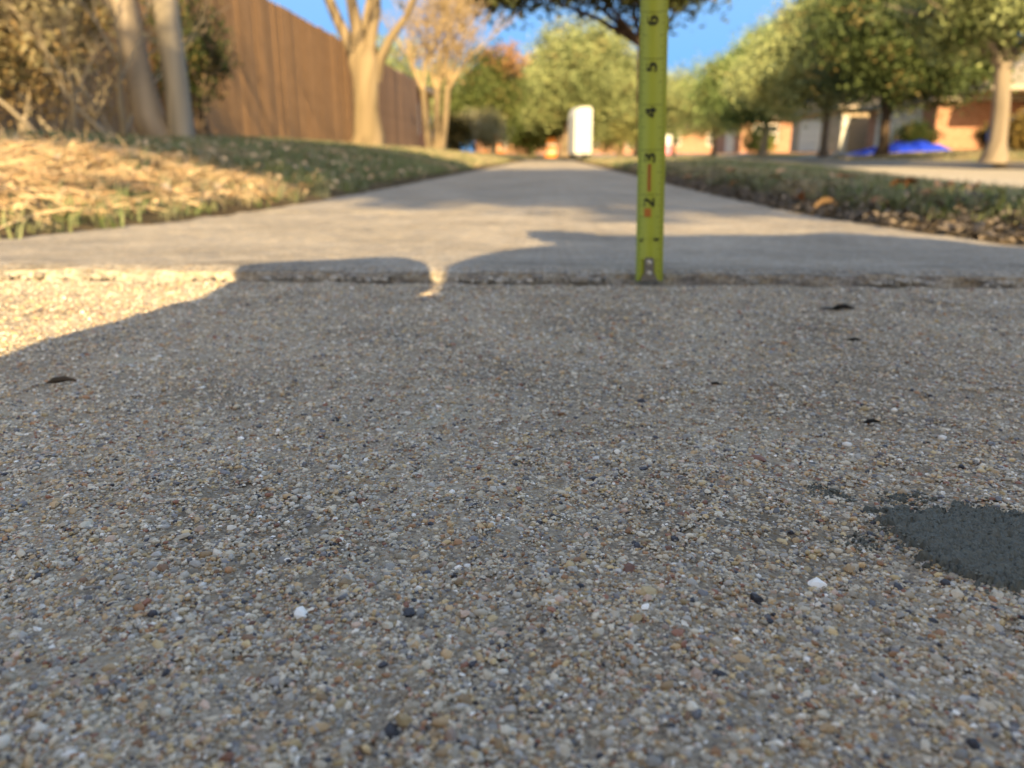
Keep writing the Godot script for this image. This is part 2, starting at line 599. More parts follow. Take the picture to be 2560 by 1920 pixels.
# ------------------------------------------------------------------ the concrete path: slabs with open joints, sand grains showing in the near one
func slab_skirt(b: MB, x0: float, x1: float, z0: float, z1: float, hf: Callable, depth: float, col: Color) -> void:
	# the near face: broken concrete with chips and stains
	var first := b.v.size()
	var cols := 160
	var rows := 9
	for q in rows + 1:
		var down := depth * pow(float(q) / rows, 2.2)
		for k in cols + 1:
			var x := lerpf(x0, x1, float(k) / cols)
			var out := 0.0
			if q > 0: out = 0.0012 + 0.0022 * fine.get_noise_2d(x * 60.0, down * 90.0 + 5.0) + 0.004 * fine.get_noise_2d(x * 11.0, down * 30.0) * minf(1.0, down * 300.0)
			var g := 1.0 + 0.5 * fine.get_noise_2d(x * 25.0, down * 90.0) + 0.35 * fine.get_noise_2d(x * 90.0, down * 260.0)
			g *= lerpf(1.0, 0.85, smoothstep(0.003, 0.012, down) * clampf(0.5 + fine.get_noise_2d(x * 8.0, 2.0), 0, 1))
			b.vert(Vector3(x, hf.call(x, z1) - down, z1 + out), Vector3(0.3 * fine.get_noise_2d(x * 60.0, down * 90.0), 0.25, 1).normalized(), Color(col.r * g, col.g * g, col.b * g * 1.03))
	for q in rows:
		for k in cols:
			var a := first + q * (cols + 1) + k
			b.face(a, a + cols + 1, a + cols + 2)
			b.face(a, a + cols + 2, a + 1)
	b.quad(Vector3(x0, hf.call(x0, z0), z0), Vector3(x1, hf.call(x1, z0), z0), Vector3(x1, hf.call(x1, z0) - depth, z0), Vector3(x0, hf.call(x0, z0) - depth, z0), col)
	for k in 40:
		var a := lerpf(z0, z1, k / 40.0)
		var c := lerpf(z0, z1, (k + 1) / 40.0)
		b.quad(Vector3(x0, hf.call(x0, a), a), Vector3(x0, hf.call(x0, a) - depth, a), Vector3(x0, hf.call(x0, c) - depth, c), Vector3(x0, hf.call(x0, c), c), col)
		b.quad(Vector3(x1, hf.call(x1, c), c), Vector3(x1, hf.call(x1, c) - depth, c), Vector3(x1, hf.call(x1, a) - depth, a), Vector3(x1, hf.call(x1, a), a), col)

func near_color(x: float, z: float) -> Color:
	var g := 0.80 + 0.30 * fine.get_noise_2d(x * 9.0, z * 9.0)
	# the dirt line a finger's width before the joint, and a darker joint edge
	var wav := 0.006 * fine.get_noise_2d(x * 7.0, 4.0)
	var line := exp(-pow((z + 0.437 + wav - 0.02 * x) / 0.007, 2.0)) * clampf(0.5 + 1.1 * fine.get_noise_2d(x * 11.0, 8.0), 0, 1) * smoothstep(0.25, -0.05, x)
	g *= 1.0 - 0.4 * line - 0.25 * smoothstep(-0.459, -0.465, z)
	return Color(g * 1.04, g * 0.98, g * 0.89)

func far_color(x: float, z: float) -> Color:
	var d := -z
	var g := 0.83 + 0.17 * fine.get_noise_2d(x * 3.0, z * 3.0) + 0.12 * fine.get_noise_2d(x * 21.0, z * 21.0)
	var stain := clampf(fine.get_noise_2d(x * 6.0 + 5.0, z * 14.0) * 1.6 - 0.2, 0, 1) * smoothstep(0.8, 0.47, d)
	g *= 1.0 - 0.35 * stain
	return Color(g, g * 0.99, g * 0.98)

func sidewalk() -> void:
	rng.seed = 501
	var root := Node3D.new()
	root.name = "sidewalk"
	root.set_meta("kind", "structure")
	add_child(root)
	# the near slab
	var b := MB.new()
	var xs := [LEFT, -0.6, -0.5] + span(-0.42, 0.42, 170) + [0.46, 0.5, RIGHT]
	var zs := [-0.466] + span(-0.4645, -0.04, 108) + span(-0.02, 0.9, 24)
	b.sheet(xs, zs, near_height, near_color)
	slab_skirt(b, LEFT, RIGHT, -0.466, 0.9, near_height, 0.1, Color(0.8, 0.78, 0.75))
	var near := obj("slab", b.mesh(), M.paste, root)
	# farther slabs; the first one stands a finger's breadth proud of the near one
	var cuts := [JOINT + 0.0004, 1.72, 3.24, 4.76, 6.28, 7.8, 9.32, 10.84, 12.36, 13.88, 16.92, 21.48]
	for k in cuts.size() - 1:
		var c := MB.new()
		var z1: float = -cuts[k] if k == 0 else -cuts[k] - 0.006
		var z0: float = -cuts[k + 1] + 0.006
		c.sheet(span(LEFT, RIGHT, 120 if k == 0 else 20), (span(z0, z1 - 0.06, 70) + span(z1 - 0.056, z1, 28)) if k == 0 else span(z0, z1, 40 if k < 6 else 12), far_height, far_color)
		slab_skirt(c, LEFT, RIGHT, z0, z1, far_height, 0.09, Color(0.98, 1.02, 1.1))
		obj("slab", c.mesh(), M.concrete, root)
	# behind the camera
	var back := MB.new()
	back.sheet(span(LEFT, RIGHT, 6), span(0.908, 9.0, 20), func(x, z): return 0.0, far_color)
	slab_skirt(back, LEFT, RIGHT, 0.908, 9.0, func(x, z): return 0.0, 0.1, Color(0.78, 0.75, 0.68))
	obj("slab", back.mesh(), M.concrete, root)
	# ---- sand and fine gravel standing out of the near slab's worn surface
	var kinds := []
	for k in 5:
		kinds.append(pebble_mesh(k))
	var tones := [Color(0.54, 0.46, 0.33), Color(0.60, 0.53, 0.40), Color(0.38, 0.35, 0.30), Color(0.50, 0.34, 0.17), Color(0.70, 0.63, 0.51), Color(0.38, 0.20, 0.09), Color(0.56, 0.40, 0.29), Color(0.84, 0.80, 0.72), Color(0.21, 0.20, 0.20), Color(0.045, 0.045, 0.055), Color(0.28, 0.12, 0.065), Color(0.56, 0.42, 0.21)]
	var share := [24, 18, 17, 13, 6, 5.5, 4, 2.5, 6, 2.5, 2, 8]
	var total := 0.0
	for s in share: total += s
	var places := [[], [], [], [], []]
	var cols := [[], [], [], [], []]
	var big := []
	var put := func(x: float, z: float, r: float, tone := -1) -> void:
		if tone < 0:
			var u := rng.randf() * total
			tone = 0
			while u > share[tone]:
				u -= share[tone]
				tone += 1
		var cc: Color = tones[tone] * rng.randf_range(0.55, 1.32)
		var flat := rng.randf_range(0.55, 0.95)
		var bs := Basis.from_euler(Vector3(jit(0.3), rng.randf() * TAU, jit(0.3))) * Basis.from_scale(Vector3(r * rng.randf_range(0.8, 1.5), r * flat, r * rng.randf_range(0.75, 1.1)))
		var t := Transform3D(bs, Vector3(x, near_height(x, z) + r * flat * rng.randf_range(-0.45, 0.25), z))
		if r > 0.0008 and z > -0.22 and absf(x) < 0.2 and big.size() < 300:
			big.append([t, cc, rng.randi() % 5])
		else:
			var kk := rng.randi() % 5
			places[kk].append(t)
			cols[kk].append(cc)
	# bands: [z from, z to, half width, grains per square metre]
	for band in [[-0.05, -0.13, 0.14, 4900000.0], [-0.13, -0.20, 0.20, 3400000.0], [-0.20, -0.30, 0.27, 1600000.0], [-0.30, -0.455, 0.36, 700000.0], [0.05, -0.05, 0.3, 180000.0]]:
		var n := int((band[0] - band[1]) * band[2] * 2.0 * band[3])
		var grow: float = 1.0 if band[3] > 1200000.0 else 1.12 if band[3] > 700000.0 else 1.25
		for k in n:
			var r := 0.00029 * exp(rng.randfn() * 0.42) * grow
			put.call(jit(band[2]), rng.randf_range(band[0], band[1]), minf(r, 0.0011))
	# the few stones that stand out by size or colour
	for s in [[-0.0202, -0.0841, 0.0019, 9], [0.0288, -0.2306, 0.0016, 9], [0.0531, -0.1835, 0.0018, 10], [0.0621, -0.1235, 0.0013, 9], [0.0364, -0.1193, 0.0011, 9], [0.0178, -0.1198, 0.0018, 11], [-0.0146, -0.1372, 0.0017, 8], [-0.0228, -0.1114, 0.0012, 9], [0.0154, -0.128, 0.0014, 10], [0.0486, -0.1251, 0.0026, 7], [-0.0408, -0.1105, 0.0017, 7], [-0.0682, -0.1672, 0.0014, 7], [0.0024, -0.1170, 0.0013, 6], [0.0115, -0.0985, 0.0012, 6], [-0.012, -0.083, 0.0016, 6], [0.022, -0.082, 0.0017, 5], [-0.047, -0.104, 0.0017, 5]]:
		put.call(s[0], s[1], s[2] * (0.95 if s[3] >= 9 else 0.68), s[3])
	for k in 5:
		var o := scatter("sand_grains", kinds[k], M.pebble, places[k], cols[k], near)
		if k: o.name = "sand_grains_%03d" % k
	var serial := 0
	var shades := {}
	for g in big:
		# alike grains share one material per rounded tone
		var cc: Color = g[1]
		var key := "%d_%d_%d" % [int(cc.r * 14), int(cc.g * 14), int(cc.b * 14)]
		if not shades.has(key): shades[key] = mat(cc, 0.42, 0.5)
		var o := part("pebble", kinds[g[2]], shades[key], near, serial)
		o.transform = g[0]
		serial += 1

func pebble_mesh(k: int) -> ArrayMesh:
	# a small rounded stone: an octahedron divided once or twice and pushed uneven
	var n := FastNoiseLite.new()
	n.seed = 40 + k
	n.frequency = 0.8
	var tris := []
	var p := [Vector3(1, 0, 0), Vector3(-1, 0, 0), Vector3(0, 1, 0), Vector3(0, -1, 0), Vector3(0, 0, 1), Vector3(0, 0, -1)]
	for t in [[0, 2, 4], [4, 2, 1], [1, 2, 5], [5, 2, 0], [2, 0, 5]]:
		pass
	for sx in [0, 1]:
		for sy in [2, 3]:
			for sz in [4, 5]:
				var a: Vector3 = p[sx]
				var b: Vector3 = p[sy]
				var c: Vector3 = p[sz]
				if (b - a).cross(c - a).dot(a) < 0: tris.append([a, c, b])
				else: tris.append([a, b, c])
	for it in 1:
		var next := []
		for t in tris:
			var ab: Vector3 = ((t[0] + t[1]) * 0.5).normalized()
			var bc: Vector3 = ((t[1] + t[2]) * 0.5).normalized()
			var ca: Vector3 = ((t[2] + t[0]) * 0.5).normalized()
			next.append_array([[t[0], ab, ca], [ab, t[1], bc], [ca, bc, t[2]], [ab, bc, ca]])
		tris = next
	var m := MB.new()
	for t in tris:
		var w := []
		for v in t: w.append(v * (1.0 + 0.7 * n.get_noise_3dv(v * 1.9)))
		if k % 2 == 0:
			# broken grit: plain facets
			m.tri(w[0], w[1], w[2])
		else:
			m.face(m.vert(w[0], t[0]), m.vert(w[1], t[1]), m.vert(w[2], t[2]))
	return m.mesh()

# ------------------------------------------------------------------ road, kerbs, driveway
func road() -> void:
	var b := MB.new()
	var pale := func(x, z):
		var g: float = 1.05 + 0.2 * fine.get_noise_2d(x * 0.7, z * 0.4)
		return Color(g, g * 0.97, g * 0.9)
	b.sheet(span(2.3, 9.8, 12), span(-160, 30, 120), func(x, z): return -0.215, pale)
	obj("road", b.mesh(), M.concrete, null, "structure")
	for s in [[2.14, 2.34, -0.1], [9.76, 9.96, -0.05]]:
		var k := MB.new()
		k.box(Vector3((s[0] + s[1]) * 0.5, s[2] - 0.12, -65), Vector3(s[1] - s[0], 0.24, 190), Basis(), Color(1.1, 1.08, 1.02), 0.02)
		obj("kerb", k.mesh(), M.concrete, null, "structure")
	for s in [[28.0, 34.5, 14.9], [47, 52, 16.0]]:
		var d := MB.new()
		d.sheet(span(9.97, s[2], 6), [-s[1], -s[0]], func(x, z): return land(x, z) + 0.03 + 0.02, pale)
		obj("driveway", d.mesh(), M.concrete, null, "structure")

# ------------------------------------------------------------------ cedar fence, every picket a board
func fence() -> void:
	rng.seed = 502
	var t := thing("wooden_fence", "tall brown cedar picket fence running along the left lawn", "fence", Vector3(-3.75, 0, 0))
	var boards := []
	for k in 4:
		var b := MB.new()
		b.box(Vector3(0, 0.91, 0), Vector3(0.018, 1.82 + 0.006 * k, 0.136), Basis(), Color.WHITE, 0.003)
		boards.append(b.mesh())
	var tones := []
	for k in 9:
		var g := rng.randf_range(0.9, 1.1)
		var m: StandardMaterial3D = M.cedar.duplicate()
		m.vertex_color_use_as_albedo = false
		var base := Color(0.43, 0.25, 0.12).lerp(Color(0.38, 0.23, 0.12), rng.randf() * 0.7)
		m.albedo_color = (base * g).linear_to_srgb()
		m.uv1_offset = Vector3(k * 0.37, k * 0.21, 0)
		tones.append(m)
	# the farther run is a darker, greyer brown
	for k in 3:
		var m: StandardMaterial3D = M.cedar.duplicate()
		m.vertex_color_use_as_albedo = false
		m.albedo_color = (Color(0.30, 0.19, 0.125) * (0.9 + 0.1 * k)).linear_to_srgb()
		tones.append(m)
	var z := 2.5
	var k := 0
	while z > -22.6:
		var far_run := z < -15.4
		var o := part("picket", boards[rng.randi() % 4], tones[9 + rng.randi() % 3] if far_run else tones[rng.randi() % 9], t, k)
		o.position = Vector3(jit(0.003), land(-3.75, z) - 0.01 + jit(0.006), z)
		o.rotation = Vector3(jit(0.003), jit(0.012), 0)
		z -= 0.1405
		k += 1
	var rail := MB.new()
	var post := MB.new()
	rail.box(Vector3(0, 0, 0), Vector3(0.038, 0.089, 2.5), Basis(), Color(1, 1, 1), 0.004)
	post.box(Vector3(0, 0.9, 0), Vector3(0.089, 1.8, 0.089), Basis(), Color(1, 1, 1), 0.004)
	var rm := rail.mesh()
	var pm := post.mesh()
	for j in 10:
		var zc := 1.25 - 2.5 * j
		for h in [0.3, 0.95, 1.6]:
			var o := obj("rail", rm, tones[2], t)
			o.position = Vector3(-0.031, land(-3.75, zc) + h, zc)
			o.rotation.x = atan2(land(-3.75, zc + 1.0) - land(-3.75, zc - 1.0), 2.0) * -1.0
		var p := obj("post", pm, tones[4], t)
		p.position = Vector3(-0.098, land(-3.75, zc) - 0.05, zc + 1.25)

# ------------------------------------------------------------------ houses
func wall_box(name_: String, at: Vector3, s: Vector3, m: Material, parent: Node) -> MeshInstance3D:
	var b := MB.new()
	b.box(at + Vector3(0, s.y * 0.5, 0), s)
	return obj(name_, b.mesh(), m, parent)

func hip_roof(parent: Node, lo: Vector2, hi: Vector2, eave: float, ridge: float, over: float) -> MeshInstance3D:
	var b := MB.new()
	var x0 := lo.x - over
	var x1 := hi.x + over
	var z0 := lo.y - over
	var z1 := hi.y + over
	var w := x1 - x0
	var l := z1 - z0
	var h := minf(w, l) * 0.5
	var a: Vector3
	var c: Vector3
	if l > w:
		a = Vector3((x0 + x1) * 0.5, ridge, z0 + h); c = Vector3((x0 + x1) * 0.5, ridge, z1 - h)
	else:
		a = Vector3(x0 + h, ridge, (z0 + z1) * 0.5); c = Vector3(x1 - h, ridge, (z0 + z1) * 0.5)
	var p := [Vector3(x0, eave, z0), Vector3(x1, eave, z0), Vector3(x1, eave, z1), Vector3(x0, eave, z1)]
	var mid := Vector3((x0 + x1) * 0.5, eave - 1.0, (z0 + z1) * 0.5)
	if l > w:
		b.orient(p[0], a, c, p[3], mid, Color.WHITE); b.orient(p[1], a, c, p[2], mid, Color.WHITE)
		b.tri(p[1], p[0], a); b.tri(p[3], p[2], c)
	else:
		b.orient(p[3], a, c, p[2], mid, Color.WHITE); b.orient(p[0], a, c, p[1], mid, Color.WHITE)
		b.tri(p[0], p[3], a); b.tri(p[2], p[1], c)
	for k in 4:
		var q: Vector3 = p[k]
		var r: Vector3 = p[(k + 1) % 4]
		b.orient(q, r, r - Vector3(0, 0.02, 0), q - Vector3(0, 0.02, 0), mid, Color.WHITE)
	var o := obj("roof", b.mesh(), M.shingle, parent)
	var f := MB.new()
	f.box(Vector3((x0 + x1) * 0.5, eave - 0.11, (z0 + z1) * 0.5), Vector3(w - 0.02, 0.18, l - 0.02))
	obj("fascia", f.mesh(), M.fascia, o)
	return o

func window(parent: Node, at: Vector3, w: float, h: float, along_z: bool) -> void:
	var f := MB.new()
	var s := Vector3(0.08, h, w) if along_z else Vector3(w, h, 0.08)
	for e in [-1, 1]:
		f.box(at + (Vector3(0, 0, e * w * 0.5) if along_z else Vector3(e * w * 0.5, 0, 0)), Vector3(0.1, h + 0.1, 0.1))
		f.box(at + Vector3(0, e * h * 0.5, 0), Vector3(0.09, 0.1, w - 0.1) if along_z else Vector3(w - 0.1, 0.1, 0.09))
	f.box(at, Vector3(0.085, 0.06, w - 0.1) if along_z else Vector3(w - 0.1, 0.06, 0.085))
	var o := obj("window", f.mesh(), M.trim, parent)
	var g := MB.new()
	g.box(at, Vector3(0.03, h - 0.1, w - 0.1) if along_z else Vector3(w - 0.1, h - 0.1, 0.03))
	obj("pane", g.mesh(), M.dark_glass, o)

func garage_door(parent: Node, at: Vector3, w: float, h: float) -> void:
	var o := Node3D.new()
	o.name = "garage_door"
	parent.add_child(o, true)
	for k in 4:
		var b := MB.new()
		b.box(at + Vector3(0, h * (k + 0.5) / 4.0, 0), Vector3(0.05, h / 4.0 - 0.015, w), Basis(), Color.WHITE, 0.012)
		obj("panel", b.mesh(), M.white_paint, o)

func houses() -> void:
	# brick house across the road with the garage wing to the front
	var y := 0.22
	var h := thing("brick_house", "single storey pink brick house with hip roof, white garage door and dark porch", "house", Vector3(0, y, 0))
	wall_box("wall", Vector3(16.95, 0, -36.55), Vector3(3.5, 1.86, 6.9), M.brick, h)
	wall_box("wall", Vector3(22.5, 0, -38.0), Vector3(7.6, 2.3, 8.0), M.brick, h)
	wall_box("wall", Vector3(21.6, 0, -31.8), Vector3(4.4, 2.4, 4.4), M.brick, h)
	hip_roof(h, Vector2(15.2, -40.0), Vector2(18.7, -33.1), 2.1, 3.3, 0.45)
	hip_roof(h, Vector2(16.2, -43.0), Vector2(26.3, -31.0), 2.35, 4.7, 0.3)
	hip_roof(h, Vector2(19.4, -34.0), Vector2(23.8, -29.6), 2.6, 4.0, 0.35)
	garage_door(h, Vector3(15.17, 0.02, -36.6), 4.6, 1.75)
	wall_box("lintel", Vector3(15.16, 1.79, -36.6), Vector3(0.09, 0.16, 5.0), M.trim, h)
	var pd := MB.new()
	pd.box(Vector3(20.4, 1.0, -33.95), Vector3(1.0, 2.0, 0.06), Basis(), Color.WHITE, 0.01)
	var dr := obj("door", pd.mesh(), M.dark, h)
	var kn := MB.new()
	kn.lathe(Vector3(20.05, 0.95, -33.88), [Vector2(0.001, -0.04), Vector2(0.035, -0.02), Vector2(0.035, 0.02), Vector2(0.001, 0.04)], 8)
	obj("handle", kn.mesh(), M.steel, dr)
	for x in [18.95, 19.2]:
		wall_box("porch_post", Vector3(x, 0, -33.15), Vector3(0.14, 2.1, 0.14), M.trim, h)
	wall_box("porch_floor", Vector3(19.05, 0, -33.6), Vector3(0.7, 0.12, 1.0), M.concrete, h)
	wall_box("downspout", Vector3(18.78, 0, -33.0), Vector3(0.09, 2.0, 0.08), M.trim, h)
	wall_box("downspout", Vector3(19.36, 0, -29.5), Vector3(0.1, 2.3, 0.09), M.trim, h)
	window(h, Vector3(21.6, 1.3, -29.58), 1.5, 1.2, false)
	window(h, Vector3(19.38, 1.3, -31.6), 1.4, 1.2, true)
	var ch := MB.new()
	ch.box(Vector3(20.6, 3.9, -36.5), Vector3(0.9, 1.8, 0.7))
	obj("chimney", ch.mesh(), M.brick, h)
	# tan house next door, beyond the garage
	var g := thing("tan_house", "cream walled house with tan roof beyond the blue tarpaulin", "house", Vector3(0, 0.25, 0))
	wall_box("wall", Vector3(18.6, 0, -49.0), Vector3(6.2, 2.2, 9.0), M.tan_wall, g)
	wall_box("wall", Vector3(16.53, 0, -45.0), Vector3(2.2, 1.9, 1.4), M.tan_wall, g)
	hip_roof(g, Vector2(15.5, -53.5), Vector2(21.7, -44.5), 2.4, 4.1, 0.45)
	wall_box("corner_board", Vector3(15.62, 0, -44.28), Vector3(0.35, 1.85, 0.09), M.white_paint, g)
	window(g, Vector3(19.0, 1.3, -44.48), 1.4, 1.1, false)
	garage_door(g, Vector3(15.47, 0.02, -49.6), 4.0, 1.85)
	# farther along the same side
	var list := [
		[Vector3(17.5, 0.25, -66), Vector3(7, 2.4, 10), M.brick, "pinkish brick house half hidden by street trees, third along the far side"],
		[Vector3(14.0, 0.25, -86), Vector3(9, 2.4, 10), M.brick, "small pinkish house low behind the far street trees right of the tape"],
		[Vector3(8.0, 0.2, -112), Vector3(11, 2.5, 9), M.brick, "distant pink brick house just right of the tape at the street's end"],
		[Vector3(-3.5, 0.2, -98), Vector3(11, 2.5, 8), M.brick, "distant pink brick house at the end of the path, left of the white cabinet"],
	]
	for l in list:
		var o := thing("house", l[3], "house", l[0])
		var s: Vector3 = l[1]
		wall_box("wall", Vector3.ZERO, s, l[2], o)
		hip_roof(o, Vector2(-s.x, -s.z) * 0.5, Vector2(s.x, s.z) * 0.5, s.y + 0.2, s.y + 2.0, 0.5)
		window(o, Vector3(-s.x * 0.25, 1.4, s.z * 0.5 + 0.03), 1.8, 1.2, false)
		window(o, Vector3(s.x * 0.25, 1.4, s.z * 0.5 + 0.03), 1.8, 1.2, false)
		garage_door(o, Vector3(-s.x * 0.5 - 0.03, 0.05, s.z * 0.15), 3.0, 2.0)
	# behind the fence on the left
	var f := thing("house", "house behind the cedar fence with only its brown shingle roof showing", "house", Vector3(-9.4, 0.2, -34.5))
	wall_box("wall", Vector3.ZERO, Vector3(7.0, 2.5, 9.0), M.brick, f)
	hip_roof(f, Vector2(-3.5, -4.5), Vector2(3.5, 4.5), 2.75, 4.3, 0.5)
	window(f, Vector3(3.53, 1.4, 0), 1.6, 1.2, true)

# ------------------------------------------------------------------ crape myrtles along the fence
func myrtles() -> void:
	rng.seed = 503
	var pale := Color(0.3, 0.26, 0.2)
	# nearest: two smooth stems from one foot
	var y := land(-2.36, -4.8)
	var t := thing("crape_myrtle", "twin stemmed smooth barked tree in front of the dry shrub by the fence", "tree", Vector3(-2.36, y, -4.8), 0, "bare crape myrtles along the fence")
	var b := MB.new()
	b.tube([Vector3(0.0, -0.1, 0), Vector3(-0.01, 0.03, 0), Vector3(-0.07, 0.14, 0), Vector3(-0.1, 0.38, 0), Vector3(-0.13, 0.7, 0), Vector3(-0.25, 1.15, 0.0), Vector3(-0.4, 1.9, -0.1)], [0.12, 0.11, 0.088, 0.08, 0.08, 0.075, 0.06], 14, Color(0.27, 0.225, 0.175), 0.12, fine)
	obj("trunk", b.mesh(), M.bark, t)
	b = MB.new()
	b.tube([Vector3(0.12, -0.1, 0.02), Vector3(0.125, 0.04, 0.02), Vector3(0.13, 0.3, 0.02), Vector3(0.125, 0.7, 0.03), Vector3(0.115, 1.2, 0.03), Vector3(0.2, 1.9, 0.05)], [0.105, 0.078, 0.072, 0.07, 0.068, 0.055], 14, pale, 0.12, fine)
	obj("trunk", b.mesh(), M.bark, t)
	b = MB.new()
	for k in 4:
		bare_stems(b, Vector3(-0.4, 1.9, -0.1), Vector3(jit(0.5), 1, jit(0.5)), 0.9, 0.03, 2, pale, 0.4)
		bare_stems(b, Vector3(0.2, 1.9, 0.05), Vector3(jit(0.5), 1, jit(0.5)), 0.9, 0.03, 2, pale, 0.4)
	obj("branches", b.mesh(), M.bark, t)
	# the second: stout trunk forking low
	y = land(-1.95, -8.5)
	t = thing("crape_myrtle", "stout sunlit tan tree with knobby forked trunk in front of the fence", "tree", Vector3(-1.95, y, -8.5), 0, "bare crape myrtles along the fence")
	b = MB.new()
	var tan_ := Color(0.23, 0.18, 0.115)
	b.tube([Vector3(0, -0.1, 0), Vector3(0, 0.02, 0), Vector3(0.01, 0.14, 0), Vector3(0, 0.4, 0), Vector3(0.01, 0.65, 0), Vector3(0.02, 0.86, 0), Vector3(0.03, 0.99, 0)], [0.22, 0.185, 0.145, 0.13, 0.128, 0.15, 0.11], 16, tan_, 0.3, fine)
	obj("trunk", b.mesh(), M.bark, t)
	for s in [[Vector3(-0.06, 0.82, 0), Vector3(-0.36, 1.55, 0.05), 0.075], [Vector3(0.0, 0.86, 0), Vector3(-0.12, 1.7, 0.1), 0.085], [Vector3(0.07, 0.84, 0.02), Vector3(0.16, 1.65, 0), 0.08], [Vector3(0.1, 0.78, 0), Vector3(0.44, 1.25, 0.02), 0.06], [Vector3(0.0, 0.86, -0.08), Vector3(0.05, 1.6, -0.3), 0.06]]:
		b = MB.new()
		var a: Vector3 = s[0]
		var e: Vector3 = s[1]
		b.tube([a - Vector3(0, 0.12, 0), a.lerp(e, 0.25) + Vector3(jit(0.02), 0, 0), a.lerp(e, 0.6) + Vector3(jit(0.04), 0, jit(0.03)), e], [s[2], s[2] * 0.9, s[2] * 0.72, s[2] * 0.6], 9, tan_, 0.3, fine)
		for k in 3:
			bare_stems(b, e, (e - a).normalized() + Vector3(jit(0.4), 0.5, jit(0.4)), 0.75, s[2] * 0.45, 3, tan_, 0.4)
		obj("branch", b.mesh(), M.bark, t)
	var pl := []
	var cs := []
	blob_places(Vector3(0.35, 1.75, 0.0), Vector3(0.4, 0.35, 0.4), 14, 5, 0.08, Color(0.16, 0.12, 0.05), Color(0.3, 0.22, 0.09), pl, cs, 0.6)
	scatter("dry_seed_heads", leaf_clump(8, 0.12, 0.05, 0.03), M.leaf, pl, cs, t)
	# the third: a fountain of thin bare shoots
	y = land(-2.02, -14)
	t = thing("crape_myrtle", "slender bare tree with a fan of thin tan shoots beyond the forked one", "tree", Vector3(-2.02, y, -14), 0, "bare crape myrtles along the fence")
	for s in [[-0.18, -0.3], [0.02, 0.0], [0.17, 0.22]]:
		b = MB.new()
		b.tube([Vector3(s[0] * 0.5, -0.1, 0), Vector3(s[0] * 0.6, 0.05, 0), Vector3(s[0], 0.5, 0), Vector3(s[0] * 1.2 + 0.02, 1.0, 0)], [0.1, 0.075, 0.058, 0.052], 10, tan_, 0.25, fine)
		obj("trunk", b.mesh(), M.bark, t)
		b = MB.new()
		for k in 4:
			bare_stems(b, Vector3(s[0] * 1.2 + 0.02, 0.97, 0), Vector3(s[1] + jit(0.35), 1.0, jit(0.35)), 0.62, 0.034, 3, Color(0.4, 0.31, 0.19), 0.42)
		obj("branches", b.mesh(), M.bark, t)
	pl = []
	cs = []
	blob_places(Vector3(0.08, 1.85, 0), Vector3(0.68, 0.75, 0.6), 130, 8, 0.1, Color(0.26, 0.19, 0.1), Color(0.46, 0.36, 0.22), pl, cs, 0.7)
	scatter("dry_seed_heads", leaf_clump(8, 0.14, 0.06, 0.03), M.leaf, pl, cs, t)

